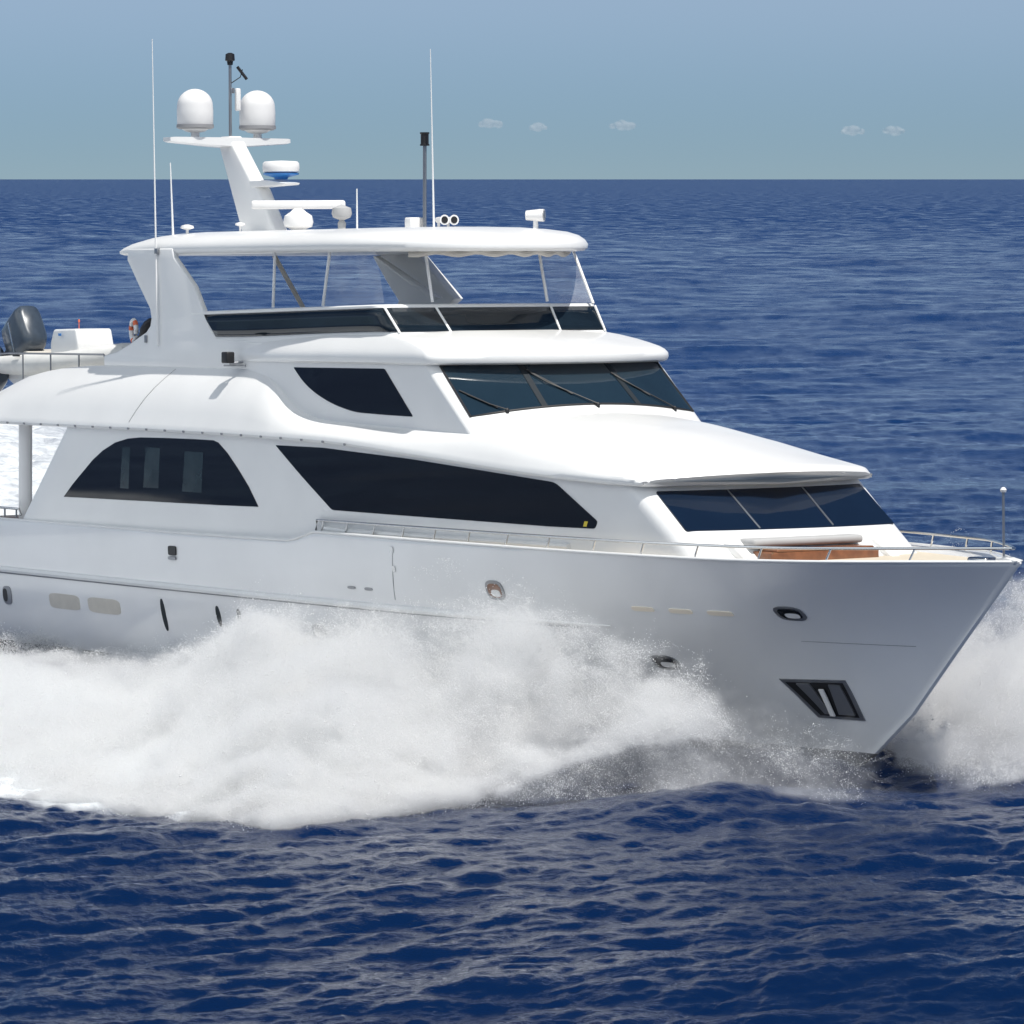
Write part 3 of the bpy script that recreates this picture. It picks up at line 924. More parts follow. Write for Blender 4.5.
# --- hardtop
def ht_ring(z, ins, droop=0.0):
    def zf(x):
        a = max(0.0, (-9.6 - x) / 1.8)
        b = max(0.0, (x + 1.5) / 2.8)
        return z - (z - 9.27) * (.55 * a * a + .35 * b * b)
    w, xa, xm, L_ = 2.72 - ins, -11.35 + ins * .9, -3.0, 3.66 - ins
    half = [(xa, 0.0), (xa, w - .3), (xa + .03, w - .15), (xa + .12, w - .04), (xa + .28, w)]
    half += [(x, w) for x in np.linspace(xa + .6, xm, 24)]
    half += [(xm + L_ * math.sin(t) ** (2 / 2.6), w * math.cos(t) ** (2 / 2.6)) for t in np.linspace(.02, math.pi / 2, 34)]
    half[-1] = (xm + L_, 0.0)
    return [(x, -y, zf(x)) for x, y in half] + [(x, y, zf(x)) for x, y in half[-2:0:-1]]
ht = MB().rings([ht_ring(9.28, .9), ht_ring(9.27, .3), ht_ring(9.29, .08), ht_ring(9.35, .01), ht_ring(9.44, 0), ht_ring(9.54, .06), ht_ring(9.63, .18), ht_ring(9.70, .40),
                 ht_ring(9.75, .8), ht_ring(9.78, 1.3), ht_ring(9.79, 1.9)]).build('hardtop', 'gelcoat', yacht, angle=45)
for y0, y1, x0, x1, z0, z1 in ((-2.5, -2.5, -3.19, -2.91, 8.18, 9.30), (-2.5, -2.5, -5.13, -5.04, 8.14, 9.30), (-1.43, -1.43, -.74, -1.0, 8.25, 9.33), (1.43, 1.43, -.74, -1.05, 8.25, 9.36),
                               (2.5, 2.5, -.60, -1.32, 8.2, 9.33)):
    MB().tube([(x0, y0, z0), (x1, y1, z1)], .032, 8).build('hardtop_strut', 'gelcoat', ht)
def quad_sheet(name, pts, m, parent):
    o = obj(name, pts, [(0, 1, 2, 3)], m, parent, smooth=False)
    s2 = o.modifiers.new('thickness', 'SOLIDIFY'); s2.thickness = .006
    return o
quad_sheet('clear_curtain', [(-.72, 1.46, 8.24), (-.60, 2.48, 8.22), (-1.30, 2.48, 9.30), (-1.02, 1.46, 9.32)], 'film', ht)
quad_sheet('clear_curtain', [(-3.22, -2.5, 8.18), (-.9, -2.5, 8.24), (-1.2, -2.5, 9.3), (-2.95, -2.5, 9.3)], 'film', ht)
MB().tube([(-.95 + 1.2 * (1 - (y / 2.2) ** 2), y, 9.24 - .03 * math.sin(y * 9)) for y in np.linspace(-2.0, 1.9, 30)], .06, 8).build('rolled_curtain', 'canvas', ht)

# --- radar mast with its domes
mast = MB().add(*prism([(-11.08, 11.66), (-11.12, 11.93), (-10.68, 11.93), (-9.72, 10.92), (-9.48, 10.74), (-8.70, 9.70), (-10.12, 9.70)], -.19, .19, .07)).build('radar_mast', 'gelcoat', yacht, angle=30)
cb_ = MB()
for s_ in (-1, 1):
    cb_.rings([[(-10.9 + a * w_, s_ * y - .08, 11.80 + dz_ + c * h_) for a, c in ((-1, -1), (-.6, -1.25), (.6, -1.25), (1, -1), (1, 1), (-1, 1))]
               for y, w_, h_, dz_ in ((0, .34, .10, 0), (.5, .32, .085, .01), (1.45, .22, .055, .04), (1.56, .16, .04, .045))])
cb_.build('mast_crossbar', 'gelcoat', mast)
for y in (-.91, .71):
    prof = [(0, -.10), (.10, -.10), (.10, .02), (.20, .04), (.37, .05)]
    d_ = MB().lathe((-10.9, y, 11.98), [(0, .17), (.385, .17)] + [(.40, .2), (.405, .5), (.395, .62)] + [(.395 * math.cos(t), .62 + .37 * math.sin(t)) for t in np.linspace(.12, math.pi / 2 - .02, 10)], 32).build('satellite_dome', 'dome', mast)
    MB().lathe((-10.9, y, 11.98), [(0, .10), (.36, .10), (.415, .13), (.415, .20), (0, .20)], 32).build('dome_band', 'domebase', d_)
    MB().lathe((-10.9, y, 11.98), [(0, -.14), (.16, -.14), (.10, -.10), (.09, .02), (.22, .05), (.30, .10), (0, .10)], 20).build('dome_pedestal', 'dome', d_)
pole = MB().tube([(-10.9, .0, 11.9), (-10.89, 0, 13.62)], .035, 8).build('light_pole', 'darksteel', mast)
MB().lathe((-10.89, 0, 13.52), [(0, 0), (.06, 0), (.07, .08), (.11, .10), (.10, .24), (.04, .27), (0, .27)], 14).build('mast_light', 'black', pole)
MB().tube([(-10.89, 0, 13.1), (-10.75, .18, 13.25), (-10.72, .22, 13.42)], .012, 6).tube([(-10.78, .12, 13.48), (-10.7, .32, 13.2)], .035, 8).build('wind_sensor', 'black', pole)
MB().box((-10.8, .14, 12.75), (.10, .12, .5), .03).build('mast_antenna', 'dome', pole)
MB().box((-10.87, .03, 12.95), (.09, .09, .12), .01).build('mast_bracket', 'darksteel', pole)
sh_ = MB().add(*prism([(-9.75, 10.76), (-8.35, 10.80), (-8.30, 10.84), (-9.0, 10.92), (-9.8, 10.92)], -.2, .2, .02)).build('radar_shelf', 'gelcoat', mast)
rd = MB().lathe((-8.78, 0, 11.06), [(0, 0), (.33, 0), (.40, .04), (.41, .12), (.40, .22), (.36, .26), (0, .28)], 28).build('radar_dome', 'dome', mast)
MB().lathe((-8.78, 0, 10.93), [(0, 0), (.14, 0), (.16, .04), (.39, .10), (.40, .13), (0, .13)], 28).build('radar_band', 'blue', rd)
ra = MB().lathe((-8.05, -.02, 9.78), [(0, 0), (.14, 0), (.17, .05), (.30, .10), (.33, .2), (.30, .34), (.18, .42), (.10, .5), (0, .5)], 24).build('radar_scanner', 'dome', yacht)
mb = MB()
mb.box((0, 0, 0), (2.06, .16, .19), .06)
ca = math.radians(55)
mb.v = [(-8.05 + x * math.cos(ca) - y * math.sin(ca), -.02 + x * math.sin(ca) + y * math.cos(ca), 10.36 + z) for x, y, z in mb.v]
mb.build('scanner_bar', 'dome', ra)

# --- small gear on the hardtop
def whip(name, x, y, z0, z1, r0=.022, r1=.006, lean=(0, 0)):
    return MB().tube([(x, y, z0), (x + lean[0] * .5, y + lean[1] * .5, (z0 + z1) / 2), (x + lean[0], y + lean[1], z1)], [r0, (r0 + r1) * .5, r1], 7).build(name, 'gelcoat', yacht)
a1 = whip('whip_antenna', -9.42, -2.79, 7.3, 13.95, .026, .009, (-.12, 0))
MB().box((-9.44, -2.77, 9.36), (.12, .08, .12), .01).build('antenna_clamp', 'darksteel', a1)
whip('whip_antenna', -10.05, -2.0, 9.55, 11.3, .028, .012, (-.1, 0))
whip('whip_antenna', -2.79, 0, 9.7, 13.5, .024, .008, (-.1, 0))
whip('whip_antenna', -5.73, 0, 9.7, 10.66, .022, .014)
lp = MB().tube([(-3.14, 0, 9.7), (-3.12, 0, 11.5)], .04, 8).build('light_pole', 'darksteel', yacht)
MB().lathe((-3.12, 0, 11.50), [(0, 0), (.10, 0), (.10, .03), (.085, .04), (.085, .24), (.10, .25), (.10, .28), (0, .28)], 14).build('steaming_light', 'black', lp)
for x, y, s, z in ((-9.45, -2.0, 1.0, 9.62), (-8.55, -1.2, .75, 9.74)):
    MB().lathe((x, y, z), [(0, 0), (.035 * s, 0), (.03 * s, .2 * s), (.15 * s, .24 * s), (.14 * s, .29 * s), (.04 * s, .32 * s), (0, .32 * s)], 16).build('gps_antenna', 'dome', yacht)
MB().box((-7.5, -1.0, 9.72), (.3, .2, .1), .03).build('roof_vent', 'dome', yacht)
hl = MB().box((-3.35, -.12, 9.90), (.24, .34, .22), .03).build('horn_box', 'dome', yacht)
for k, y in enumerate((.16, .40)):
    hn = MB()
    hn.tube([(-2.9, y, 9.95), (-2.72, y, 9.95), (-2.60, y - .02, 9.95)], [.06, .07, .11], 14)
    hn.tube([(-2.85, y, 9.75), (-2.85, y, 9.93)], .03, 8)
    h_ = hn.build('air_horn', 'dome', yacht)
    MB().tube([(-2.605, y - .02, 9.95), (-2.590, y - .022, 9.95)], .075, 14).build('horn_mouth', 'black', h_)
sl_ = MB().lathe((-.75, 1.15, 9.6), [(0, .0), (.10, .0), (.06, .08), (.045, .34), (0, .36)], 14).build('search_light', 'dome', yacht)
MB().tube([(-.9, 1.02, 10.02), (-.68, 1.22, 10.02), (-.62, 1.27, 10.02)], [.10, .13, .13], 14).build('lamp_head', 'dome', sl_)
MB().tube([(-.62, 1.27, 10.02), (-.61, 1.28, 10.02)], .10, 14).build('lamp_glass', 'darksteel', sl_)
dl = MB().lathe((-6.41, .05, 9.74), [(0, 0), (.08, 0), (.09, .2), (.05, .26), (.19, .32), (.22, .40), (.20, .52), (0, .6)], 18).build('camera_dome', 'cushion', yacht)

# deck light on a bracket at the edge of the boat deck, its shade falling down the fairing
br = MB().tube([(-5.95, -2.70, 7.0), (-6.05, -3.02, 6.97)], .03, 8).tube([(-5.8, -2.78, 6.92), (-6.3, -3.0, 6.92)], .022, 6).build('deck_light', 'darksteel', yacht)
MB().box((-6.06, -3.05, 7.09), (.24, .2, .24), .03).build('lamp_housing', 'black', br)

# --- bow rail with stanchions, both sides and round the stem
def rail_pt(x, s_, h): return (x, s_ * max(0.0, half_at(x, 3.65) - .10), float(z_sheer(x)) + h)
RX = list(np.linspace(-2.15, 12, 60)) + list(np.linspace(12.2, 15.32, 24))
path = [rail_pt(x, -1, .235) for x in RX] + [rail_pt(x, 1, .235) for x in RX[::-1]]
path = [(path[0][0] - .04, path[0][1], path[0][2] - .22)] + path + [(path[-1][0] - .04, path[-1][1], path[-1][2] - .22)]
rail = MB().tube(path, .027, 8).build('bow_rail', 'steel', yacht)
for s_ in (-1, 1):
    for x in (-2.0, -1.1, -.1, .95, 2.05, 3.2, 4.45, 5.75, 7.1, 8.45, 9.8, 11.2, 12.5, 13.8):
        a, b = rail_pt(x, s_, -.02), rail_pt(x + .10, s_, .235)
        MB().tube([a, b], .02, 6).build('rail_stanchion', 'steel', rail)
    MB().tube([(-1.9, s_ * 3.30, 3.66)] + [(x, s_ * (float(W_(x)) + .03), 3.64) for x in np.linspace(-1.2, 6, 12)], .06, 8).build('deck_coaming', 'gelcoat', house)
st_ = MB().tube([(15.08, 0, 3.6), (15.06, 0, 4.92)], .022, 8).build('bow_staff', 'darksteel', yacht)
MB().lathe((15.06, 0, 4.90), [(0, 0), (.05, .01), (.06, .05), (.03, .09), (0, .1)], 12).build('staff_light', 'dome', st_)
MB().box((14.5, 0, 3.62), (.5, .32, .24), .05).build('bow_windlass', 'steel', yacht)
MB().add(*prism([(14.95, 3.62), (15.45, 3.66), (15.5, 3.73), (15.2, 3.78), (14.95, 3.76)], -.10, .10, .03)).build('bow_roller', 'gelcoat', yacht)
# a white gunwale line all along the sheer
for s_ in (-1, 1):
    MB().tube([(x, s_ * half_at(x, 3.65), float(z_sheer(x)) + .0) for x in list(np.linspace(-17.3, 12, 90)) + list(np.linspace(12.1, 15.5, 30))], .028, 8).build('gunwale_rail', 'gelcoat', hull)

# --- aft: pillars, cockpit bulwark, cleat
for s_ in (-1, 1):
    MB().tube([(-15.25, s_ * 2.9, 3.2), (-15.2, s_ * 2.9, 5.52)], .155, 18).build('overhang_pillar', 'dome', yacht)
    rl = MB().tube([(-17.2, s_ * 3.2, 3.56), (-14.9, s_ * 3.26, 3.56), (-14.8, s_ * 3.26, 3.42)], .028, 8).build('cockpit_rail', 'steel', yacht)
    for x in (-16.6, -15.6, -15.05):
        MB().tube([(x, s_ * 3.24, 3.36), (x, s_ * 3.24, 3.56)], .025, 6).build('rail_post', 'darksteel', rl)
MB().box((-16.0, 0, 3.2), (3.0, 6.2, .08), .01).build('cockpit_deck', 'teak', yacht)
MB().box((-18.3, 0, .55), (1.9, 6.0, .16), .05).build('swim_platform', 'gelcoat', yacht)

# boat deck rail beside the tender
bp_ = [(-17.0, -2.72, 7.05), (-16.2, -2.74, 7.08), (-11.9, -2.72, 7.09), (-11.75, -2.72, 6.9)]
rl = MB().tube(bp_, .022, 8).build('boat_deck_rail', 'darksteel', yacht)
for x in (-16.9, -15.6, -14.3, -13.0):
    MB().tube([(x, -2.73, float(ZT(x)) - .02), (x, -2.73, 7.07)], .02, 6).build('rail_post', 'darksteel', rl)

# ------------------------------------------------------------------ things on board
SHIP = Matrix.Rotation(-PITCH, 4, 'Y') @ Matrix.Rotation(-ROLL, 4, 'X')
def on_ship(name, p, rz=0.0):
    o = empty(name)
    m_ = SHIP @ Matrix.Translation(p) @ Matrix.Rotation(rz, 4, 'Z')
    o.location = m_.to_translation()
    o.rotation_euler = m_.to_euler()
    return o
# the tender on the boat deck: local x forward, origin at its keel amidships
tn = on_ship('tender_boat', (-15.4, -1.2, 6.0))
tag(tn, 'small white inflatable tender with dark outboard engines stowed on the aft boat deck', 'tender')
hb = MB()
hb.rings([[(x, y * w_, z_ + dz_) for y, z_ in ((-1, .75), (-.95, .45), (-.5, .15), (0, 0), (.5, .15), (.95, .45), (1, .75), (.5, .62), (-.5, .62))]
          for x, w_, dz_ in ((-2.35, .78, 0), (-1, .8, 0), (.6, .76, .02), (1.5, .5, .12), (2.05, .12, .28))])
tb = hb.build('tender_hull', 'gelcoat', tn)
pth = [(-2.6, .92, .78), (-1, .95, .80), (.6, .88, .86), (1.5, .6, .98), (2.1, .2, 1.08), (2.1, -.2, 1.08), (1.5, -.6, .98), (.6, -.88, .86), (-1, -.95, .80), (-2.6, -.92, .78)]
MB().tube(pth, [.20, .25, .26, .26, .25, .25, .26, .26, .25, .20], 14).build('inflatable_tube', 'tube', tn)
MB().add(*prism(round_poly([(-.75, .7), (.55, .7), (.53, 1.3), (.42, 1.64), (-.62, 1.62), (-.78, 1.3)], .06), -.5, .45, .05)).build('tender_console', 'gelcoat', tn)
MB().box((-.2, -.565, 1.5), (.12, .02, .06), .005).build('console_badge', 'blue', tn)
MB().add(*prism(round_poly([(-2.6, .55), (-1.5, .55), (-1.5, 1.1), (-1.9, 1.15), (-2.5, .95)], .05), -.7, .7, .05)).build('tender_seat', 'canvas', tn)
MB().box((-1.2, -1.16, 1.02), (.32, .03, .05), .01).build('tube_handle', 'black', tn)
MB().tube([(-.3, .0, 1.6), (-.3, 0, 1.80)], .010, 6).lathe((-.3, 0, 1.78), [(0, 0), (.022, 0), (.022, .06), (0, .07)], 8).build('stern_light', 'orange', tn)
def outboard(y, x, z, tilt, sc=1.0):
    def T(p):
        px_, pz_ = p[0] * sc, p[2] * sc
        return (x + px_ * math.cos(tilt) + pz_ * math.sin(tilt), y + p[1] * sc, z - px_ * math.sin(tilt) + pz_ * math.cos(tilt))
    c = MB().rings([[(a * lx + ox, b * ly, zz) for a, b in [(math.copysign(abs(math.cos(t)) ** .5, math.cos(t)), math.copysign(abs(math.sin(t)) ** .5, math.sin(t))) for t in np.linspace(0, 2 * math.pi, 20, endpoint=False)]]
                    for zz, lx, ly, ox in ((-.05, .36, .24, 0), (.0, .44, .28, 0), (.30, .47, .29, .0), (.60, .45, .28, -.03), (.72, .41, .25, -.05), (.77, .30, .18, -.07))])
    c.v = [T(p) for p in c.v]
    en = c.build('outboard_engine', 'cowl', tn, angle=50)
    b2 = MB().box((-.02, 0, -.12), (.5, .36, .14), .04)
    b2.add(*prism([(-.16, -.15), (.2, -.15), (.14, -.75), (-.05, -1.0), (-.12, -.7)], -.07, .07, .03))
    b2.tube([(-.32, 0, -1.02), (-.1, 0, -1.02), (.22, 0, -1.0)], [.05, .09, .03], 10)
    b2.v = [T(p) for p in b2.v]
    b2.build('engine_leg', 'black', en)
    s2 = MB().add(*prism([(-.3, .34), (.40, .22), (.40, .26), (-.3, .39)], -.292, -.285, 0))
    s2.v = [T(p) for p in s2.v]
    s2.build('engine_stripe', 'steel', en)
outboard(-.45, -2.42, 1.22, 1.0, 1.22)
outboard(-1.0, -3.15, .45, 1.1, 1.1)

rg_ = on_ship('life_ring', (-11.15, -2.38, 7.62), math.radians(20))
tag(rg_, 'small white life ring with orange bands hanging beside the aft arch leg', 'life ring')
lr = [(.17 * math.cos(t), -.12 * math.cos(t), .23 * math.sin(t)) for t in np.linspace(0, 2 * math.pi, 25)]
ring = MB().tube(lr, .055, 10).build('ring_body', 'dome', rg_)
for t0 in (.5, 2.6, 4.3):
    MB().tube([(.17 * math.cos(t), -.12 * math.cos(t), .23 * math.sin(t)) for t in np.linspace(t0, t0 + .5, 6)], .058, 10).build('ring_band', 'orange', ring)
bg_ = MB()
bg_.rings([[(-10.68 + dx * 1.0 + a * r_, -2.3 + b * r_, z) for a, b in [(math.cos(t), math.sin(t)) for t in np.linspace(0, 2 * math.pi, 14, endpoint=False)]] for z, r_, dx in ((7.30, .10, -.15), (7.42, .20, -.1), (7.55, .19, 0), (7.68, .22, .1), (7.82, .18, .2), (7.90, .08, .22))])
bag = bg_.build('folded_cover', 'black')
bag.matrix_world = SHIP
tag(bag, 'crumpled black cover bundled against the aft arch leg beside the life ring', 'cover')

# ------------------------------------------------------------------ spray
def droplets(name, P, R, label, cat):
    n = len(P)
    base = np.array([(1, 1, 1), (1, -1, -1), (-1, 1, -1), (-1, -1, 1)], np.float32) / math.sqrt(3)
    q = rng.normal(size=(n, 4)).astype(np.float32)
    q /= np.linalg.norm(q, axis=1, keepdims=True)
    w, x, y, z = q.T
    Rm = np.stack([np.stack([1 - 2 * (y * y + z * z), 2 * (x * y - z * w), 2 * (x * z + y * w)], -1),
                   np.stack([2 * (x * y + z * w), 1 - 2 * (x * x + z * z), 2 * (y * z - x * w)], -1),
                   np.stack([2 * (x * z - y * w), 2 * (y * z + x * w), 1 - 2 * (x * x + y * y)], -1)], 1)
    V = np.einsum('nij,kj->nki', Rm, base) * R[:, None, None] + P[:, None, :]
    tri = np.array([(0, 1, 2), (0, 3, 1), (0, 2, 3), (1, 3, 2)], np.int32)
    Fc = (tri[None] + 4 * np.arange(n, dtype=np.int32)[:, None, None]).reshape(-1, 3)
    me = bpy.data.meshes.new(name)
    me.vertices.add(4 * n)
    me.vertices.foreach_set('co', V.astype(np.float32).ravel())
    me.loops.add(Fc.size)
    me.loops.foreach_set('vertex_index', Fc.ravel())
    me.polygons.add(len(Fc))
    me.polygons.foreach_set('loop_start', np.arange(0, Fc.size, 3, dtype=np.int32))
    me.polygons.foreach_set('use_smooth', np.ones(len(Fc), bool))
    me.update()
    me.materials.append(M['spray'])
    o = bpy.data.objects.new(name, me)
    COL.objects.link(o)
    tag(o, label, cat, kind='stuff')
    return o
m = bpy.data.materials.new('spray_drops')
m.use_nodes = True
nt = m.node_tree
nt.nodes.clear()
o_ = nt.nodes.new('ShaderNodeOutputMaterial')
mx = nt.nodes.new('ShaderNodeMixShader')
df = nt.nodes.new('ShaderNodeBsdfDiffuse')
tl = nt.nodes.new('ShaderNodeBsdfTranslucent')
df.inputs[0].default_value = (.985, .988, .99, 1)
tl.inputs[0].default_value = (.985, .988, .99, 1)
mx.inputs[0].default_value = .5
nt.links.new(df.outputs[0], mx.inputs[1]); nt.links.new(tl.outputs[0], mx.inputs[2]); nt.links.new(mx.outputs[0], o_.inputs[0])
M['spray'] = m

def bank(table, n, dens, hscale=1.0, mirror=1, seed=0, lift=None):
    """droplets in the bank between its outer foot and the hull"""
    table = np.array(table, float)
    g = np.random.default_rng(seed)
    T = np.asarray(table, float)
    k = np.arange(len(T))
    u = g.random(n) * (len(T) - 1)
    # stations are unevenly spread: weigh by foot-line length and height
    wgt = np.interp(u, k, dens)
    keep = g.random(n) < wgt / max(dens)
    u = u[keep]
    n = len(u)
    row = np.stack([np.interp(u, k, T[:, c]) for c in range(T.shape[1])], 1)
    v = g.random(n) ** 1.15
    vp = row[:, 5]
    shape = np.where(v < vp, .10 + .90 * sstep(0, 1, v / vp) ** .8, 1 - .55 * sstep(0, 1, (v - vp) / (1.02 - vp)))
    xy = row[:, 0:2] * (1 - v[:, None]) + row[:, 2:4] * v[:, None]
    P2 = np.c_[xy, np.zeros(n)]
    lump = lattice_noise(P2, .55, seed + 31, 4, .55)
    h = row[:, 4] * shape * (.55 + .95 * lump) * hscale
    t = g.random(n)
    z = h * (1 - (1 - t) ** 1.15) * (1 + .25 * g.random(n) ** 6)
    if lift is not None:                 # the thrown sheet hangs clear of the water here, with only thin mist below it
        lo = np.interp(u, k, lift) * (.7 + .6 * lump)
        ok = (z > lo) | (g.random(n) < .045)
        xy, z, h, n = xy[ok], z[ok], h[ok], int(ok.sum())
    P = np.c_[xy, z]
    wq = lattice_noise(P, .5, seed + 71, 2)[:, None] - .5
    Q = (P + wq * np.array([.8, 1.4, 1.0])) * np.array([1.25, .62, 1.0])
    c1 = lattice_noise(Q, 1.0, seed + 57, 7, .68)
    thr = .40 + .16 * (z / np.maximum(h, .05)) ** 1.5
    keep = g.random(n) < sstep(thr - .04, thr + .09, c1)
    P = P[keep]
    P[:, 1] *= mirror
    return P

def clump(P, share, per, length, seed, side):
    """gather a share of the drops into ropy strands along the way the water is thrown"""
    g = np.random.default_rng(seed)
    idx = g.random(len(P)) < share / per
    c = P[idx]
    n = len(c)
    d_ = np.c_[g.normal(-.35, .35, n), side * g.normal(.7, .35, n), g.normal(.45, .5, n)]
    d_ /= np.linalg.norm(d_, axis=1, keepdims=True)
    L_ = length * np.exp(g.normal(0, .5, (n, 1)))
    t = g.normal(size=(n, per)) * L_ * .5
    sag = np.zeros((n, per, 3)); sag[:, :, 2] = -.5 * t * t / np.maximum(L_, .05)
    wob = g.normal(size=(n, per, 3)) * (.016 + .05 * np.abs(t / L_)[:, :, None] ** 1.5)
    S_ = c[:, None, :] + t[:, :, None] * d_[:, None, :] + sag + wob
    return np.concatenate([P[g.random(len(P)) > share], S_.reshape(-1, 3)])

MIST, DROPS, DROP_R = 1.6, .85, .0072
vm = bpy.data.materials.new('spray_mist')
vm.use_nodes = True
nt = vm.node_tree
nt.nodes.clear()
o_ = nt.nodes.new('ShaderNodeOutputMaterial')
pv = nt.nodes.new('ShaderNodeVolumePrincipled')
pv.inputs['Color'].default_value = (.985, .988, .99, 1)
pv.inputs['Anisotropy'].default_value = .25
pv.inputs['Density'].default_value = 1.0
nt.links.new(pv.outputs[0], o_.inputs['Volume'])
M['mist'] = vm

def blur(A, n):
    for _ in range(n):
        for ax in range(3):
            A = (np.roll(A, 1, ax) + 2 * A + np.roll(A, -1, ax)) / 4
    return A

def mist(name, P, lo, hi, res, peak, label):
    """the same spray as a fog of fine drops: a density grid counted from the drops"""
    lo, hi, res = np.array(lo, float), np.array(hi, float), np.array(res)
    g_, _ = np.histogramdd(P, bins=res, range=list(zip(lo, hi)))
    g_[0] = 0; g_[-1] = 0; g_[:, 0] = 0; g_[:, -1] = 0; g_[:, :, -1] = 0
    g_ = blur(g_, 1) * .5 + g_ * .5
    g_ *= peak / np.percentile(g_[g_ > .05], 90)
    g_ = np.where(g_ < .02, 0, g_)
    for sl in (np.s_[:2], np.s_[-2:], np.s_[:, :2], np.s_[:, -2:], np.s_[:, :, -4:]):
        g_[sl] = 0
    n = int(np.prod(res))
    me = bpy.data.meshes.new(name)
    me.vertices.add(n)
    at = me.attributes.new('fog', 'FLOAT', 'POINT')
    at.data.foreach_set('value', g_.astype(np.float32).ravel())
    me.materials.append(M['mist'])
    o = bpy.data.objects.new(name, me)
    COL.objects.link(o)
    ng = bpy.data.node_groups.new(name, 'GeometryNodeTree')
    ng.interface.new_socket('Geometry', in_out='INPUT', socket_type='NodeSocketGeometry')
    ng.interface.new_socket('Geometry', in_out='OUTPUT', socket_type='NodeSocketGeometry')
    N = ng.nodes; Lk = ng.links.new
    gi, go = N.new('NodeGroupInput'), N.new('NodeGroupOutput')
    ps = N.new('GeometryNodeInputPosition')
    sub = N.new('ShaderNodeVectorMath'); sub.operation = 'SUBTRACT'; sub.inputs[1].default_value = lo
    Lk(ps.outputs[0], sub.inputs[0])
    div = N.new('ShaderNodeVectorMath'); div.operation = 'MULTIPLY'; div.inputs[1].default_value = (res - 1) / (hi - lo)
    Lk(sub.outputs[0], div.inputs[0])
    rd_ = N.new('ShaderNodeVectorMath'); rd_.operation = 'ADD'; rd_.inputs[1].default_value = (.5, .5, .5)
    Lk(div.outputs[0], rd_.inputs[0])
    fl_ = N.new('ShaderNodeVectorMath'); fl_.operation = 'FLOOR'
    Lk(rd_.outputs[0], fl_.inputs[0])
    dt = N.new('ShaderNodeVectorMath'); dt.operation = 'DOT_PRODUCT'
    dt.inputs[1].default_value = (int(res[1] * res[2]), int(res[2]), 1)
    Lk(fl_.outputs[0], dt.inputs[0])
    f2i = N.new('FunctionNodeFloatToInt'); f2i.rounding_mode = 'ROUND'
    Lk(dt.outputs['Value'], f2i.inputs[0])
    na = N.new('GeometryNodeInputNamedAttribute'); na.data_type = 'FLOAT'; na.inputs['Name'].default_value = 'fog'
    si = N.new('GeometryNodeSampleIndex'); si.data_type = 'FLOAT'; si.domain = 'POINT'; si.clamp = True
    Lk(gi.outputs[0], si.inputs['Geometry'])
    Lk(na.outputs['Attribute'], si.inputs['Value'])
    Lk(f2i.outputs[0], si.inputs['Index'])
    vc = N.new('GeometryNodeVolumeCube')
    Lk(si.outputs[0], vc.inputs['Density'])
    vc.inputs['Min'].default_value = lo; vc.inputs['Max'].default_value = hi
    for k, ax in enumerate('XYZ'):
        vc.inputs['Resolution ' + ax].default_value = int(res[k])
    smn = N.new('GeometryNodeSetMaterial'); smn.inputs['Material'].default_value = M['mist']
    Lk(vc.outputs[0], smn.inputs['Geometry'])
    Lk(smn.outputs[0], go.inputs[0])
    md = o.modifiers.new('fog', 'NODES'); md.node_group = ng
    tag(o, label, 'spray', kind='stuff')
    return o

BANK[9:14, 4] *= np.array([.97, .9, .86, .88, .95])
BANK[:6, 4] *= np.array([.66, .66, .66, .68, .74, .88])
dens = [.8, .9, 1.0, 1.0, 1.0, 1.0, 1.0, 1.0, 1.0, 1.0, 1.0, .95, .9, .75, .40, .06, .02, 0]
LIFT = [0] * 11 + [.15, .5, .8, .85, .5, 0, 0]
PA = bank(BANK, 6000000, dens, 1.12, 1, 3, LIFT)
# thin mist hanging in front of the forefoot
low = BANK.copy()
low[:, 4] = np.maximum(low[:, 4] * 1.05, 1.5)
PM = bank(low, 360000, [0] * 9 + [.08, .2, .4, .6, .8, 1, .9, .45, 0], 1.0, 1, 44)
mist('spray_mist', np.concatenate([PA, PM]), (-13, -16.4, 0), (15.3, .8, 3.6), (404, 246, 51), MIST, 'soft white mist of fine spray along the starboard side of the hull')
g2 = np.random.default_rng(5)
P = clump(PA[g2.random(len(PA)) < DROPS], .72, 36, .34, 8, -1)
P = P[P[:, 2] > -.1]
R = np.exp(rng.normal(math.log(DROP_R), .35, len(P)))
droplets('bow_spray', P, R, 'white spray and foam thrown along the starboard side of the hull', 'spray')
PORT = np.array([(14.6, -.6, 11.9, .2, .5, .5), (14.0, 2.4, 10.8, 1.2, 1.3, .5), (12.8, 4.8, 8.6, 2.5, 2.2, .5), (11.5, 7.4, 5.6, 3.2, 2.9, .5), (10, 10.5, 1.5, 3.5, 3.1, .5), (7, 14, -4, 3.6, 2.8, .5)])
PB = bank(PORT, 2200000, [0, .10, .42, .9, 1, .9], .95, 1, 17)
mist('spray_mist', PB, (-4, -.6, 0), (15, 13.7, 3.6), (270, 204, 51), MIST, 'soft grey mist of fine spray beyond the bow on the port side')
P = clump(PB[g2.random(len(PB)) < DROPS], .72, 36, .34, 9, 1)
P = P[P[:, 2] > -.1]
R = np.exp(rng.normal(math.log(DROP_R), .35, len(P)))
droplets('bow_spray', P, R, 'grey white spray rising beyond the bow on the port side', 'spray')

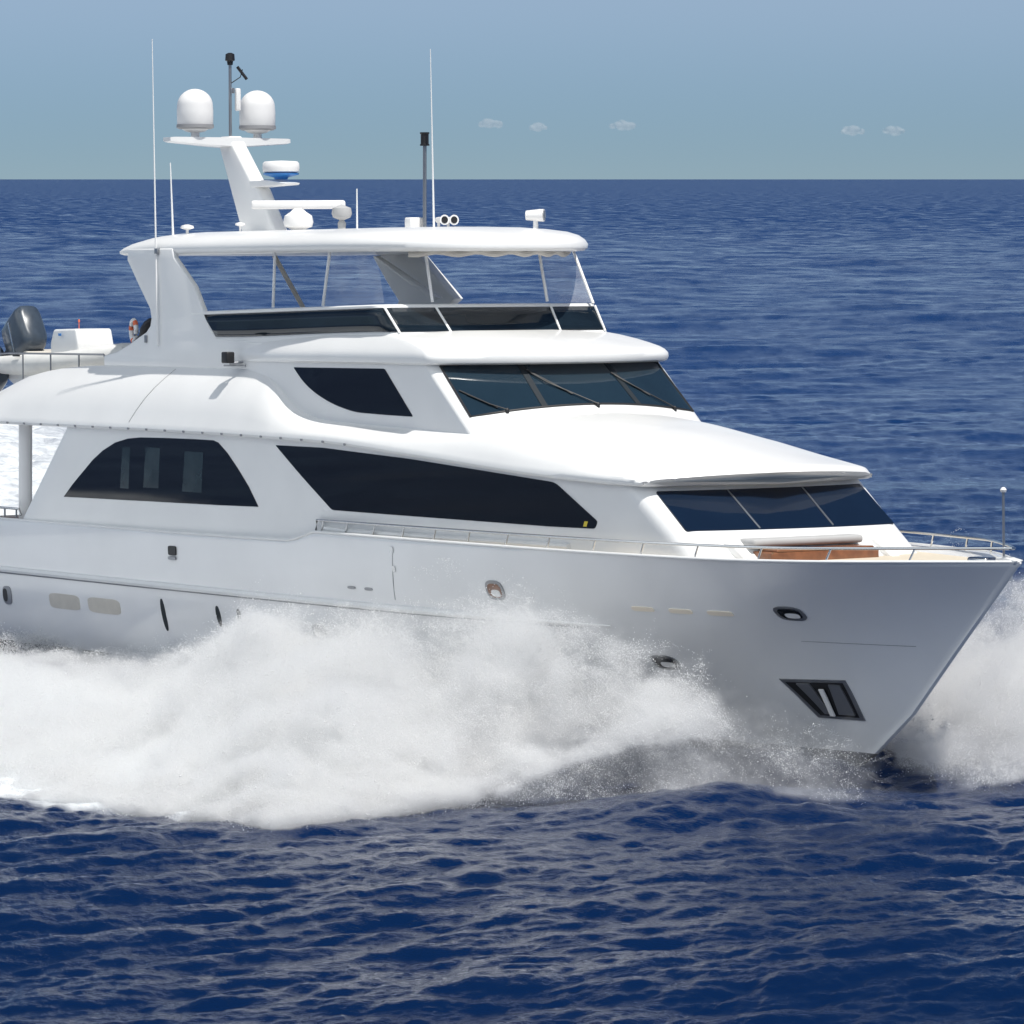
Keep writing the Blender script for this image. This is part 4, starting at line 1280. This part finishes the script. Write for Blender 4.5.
# ------------------------------------------------------------------ far clouds low over the horizon
cm = bpy.data.materials.new('far_cloud')
cm.use_nodes = True
nt = cm.node_tree
nt.nodes.clear()
o_ = nt.nodes.new('ShaderNodeOutputMaterial')
mx = nt.nodes.new('ShaderNodeMixShader')
tr = nt.nodes.new('ShaderNodeBsdfTransparent')
df = nt.nodes.new('ShaderNodeBsdfDiffuse')
df.inputs[0].default_value = (.82, .79, .76, 1)
lw = nt.nodes.new('ShaderNodeLayerWeight')
lw.inputs['Blend'].default_value = .35
mr = nt.nodes.new('ShaderNodeMapRange')
mr.inputs['From Min'].default_value = 0; mr.inputs['From Max'].default_value = .9
mr.interpolation_type = 'SMOOTHSTEP'
mr.inputs['To Min'].default_value = .13; mr.inputs['To Max'].default_value = 0
nt.links.new(lw.outputs['Facing'], mr.inputs['Value'])
nt.links.new(mr.outputs['Result'], mx.inputs[0])
nt.links.new(tr.outputs[0], mx.inputs[1]); nt.links.new(df.outputs[0], mx.inputs[2]); nt.links.new(mx.outputs[0], o_.inputs[0])
M['cloud'] = cm
def cloud(px_m, z, wd, hg, seed, label):
    g = random.Random(seed)
    D = 9000.0
    c = Vector(CAM) + Vector((dv.x, dv.y, 0)).normalized() * D + rv * px_m
    mb = MB()
    for k in range(5):
        t = (k - 2) / 2 + g.uniform(-.15, .15)
        r_ = .42 * (1 - .5 * abs(t)) * g.uniform(.8, 1.2)
        cx = c + rv * (t * wd * .36) + Vector((dv.x, dv.y, 0)) * g.uniform(-wd, wd) * .12 + Vector((0, 0, z + r_ * hg * g.uniform(.4, .9)))
        bm = bmesh.new()
        bmesh.ops.create_icosphere(bm, subdivisions=4, radius=1)
        for v in bm.verts:
            v.co = cx + Vector((v.co.x * r_ * wd * .75, v.co.y * r_ * wd * .75, v.co.z * r_ * hg * 1.5))
        bm.verts.index_update()
        mb.add([v.co for v in bm.verts], [[v.index for v in f.verts] for f in bm.faces])
        bm.free()
    o = mb.build('far_cloud', 'cloud')
    rm = o.modifiers.new('one_skin', 'REMESH'); rm.mode = 'VOXEL'; rm.voxel_size = wd * .035; rm.use_smooth_shade = True
    sm_ = o.modifiers.new('soften', 'SMOOTH'); sm_.factor = .6; sm_.iterations = 12
    tag(o, label, 'cloud', 'small clouds over the horizon')
k_ = 9000.0 / F
for px_, py_, wd_, hg_, sd, lb in ((491, 126, 24, 11, 1, 'small pale cloud above the horizon just right of the whip antenna'),
                                  (538, 129, 18, 8, 2, 'smallest pale cloud above the middle of the hardtop front'),
                                  (622, 128, 26, 11, 3, 'pale cloud above the horizon right of the smallest cloud'),
                                  (851, 133, 24, 11, 4, 'pale cloud in the clear sky at the right, left one of that pair'),
                                  (893, 133, 24, 9, 5, 'faint cloud in the clear sky at the right, right one of that pair')):
    cloud((px_ - 512) * k_, (179 - py_) * k_, wd_ * k_, hg_ * k_, sd, lb)
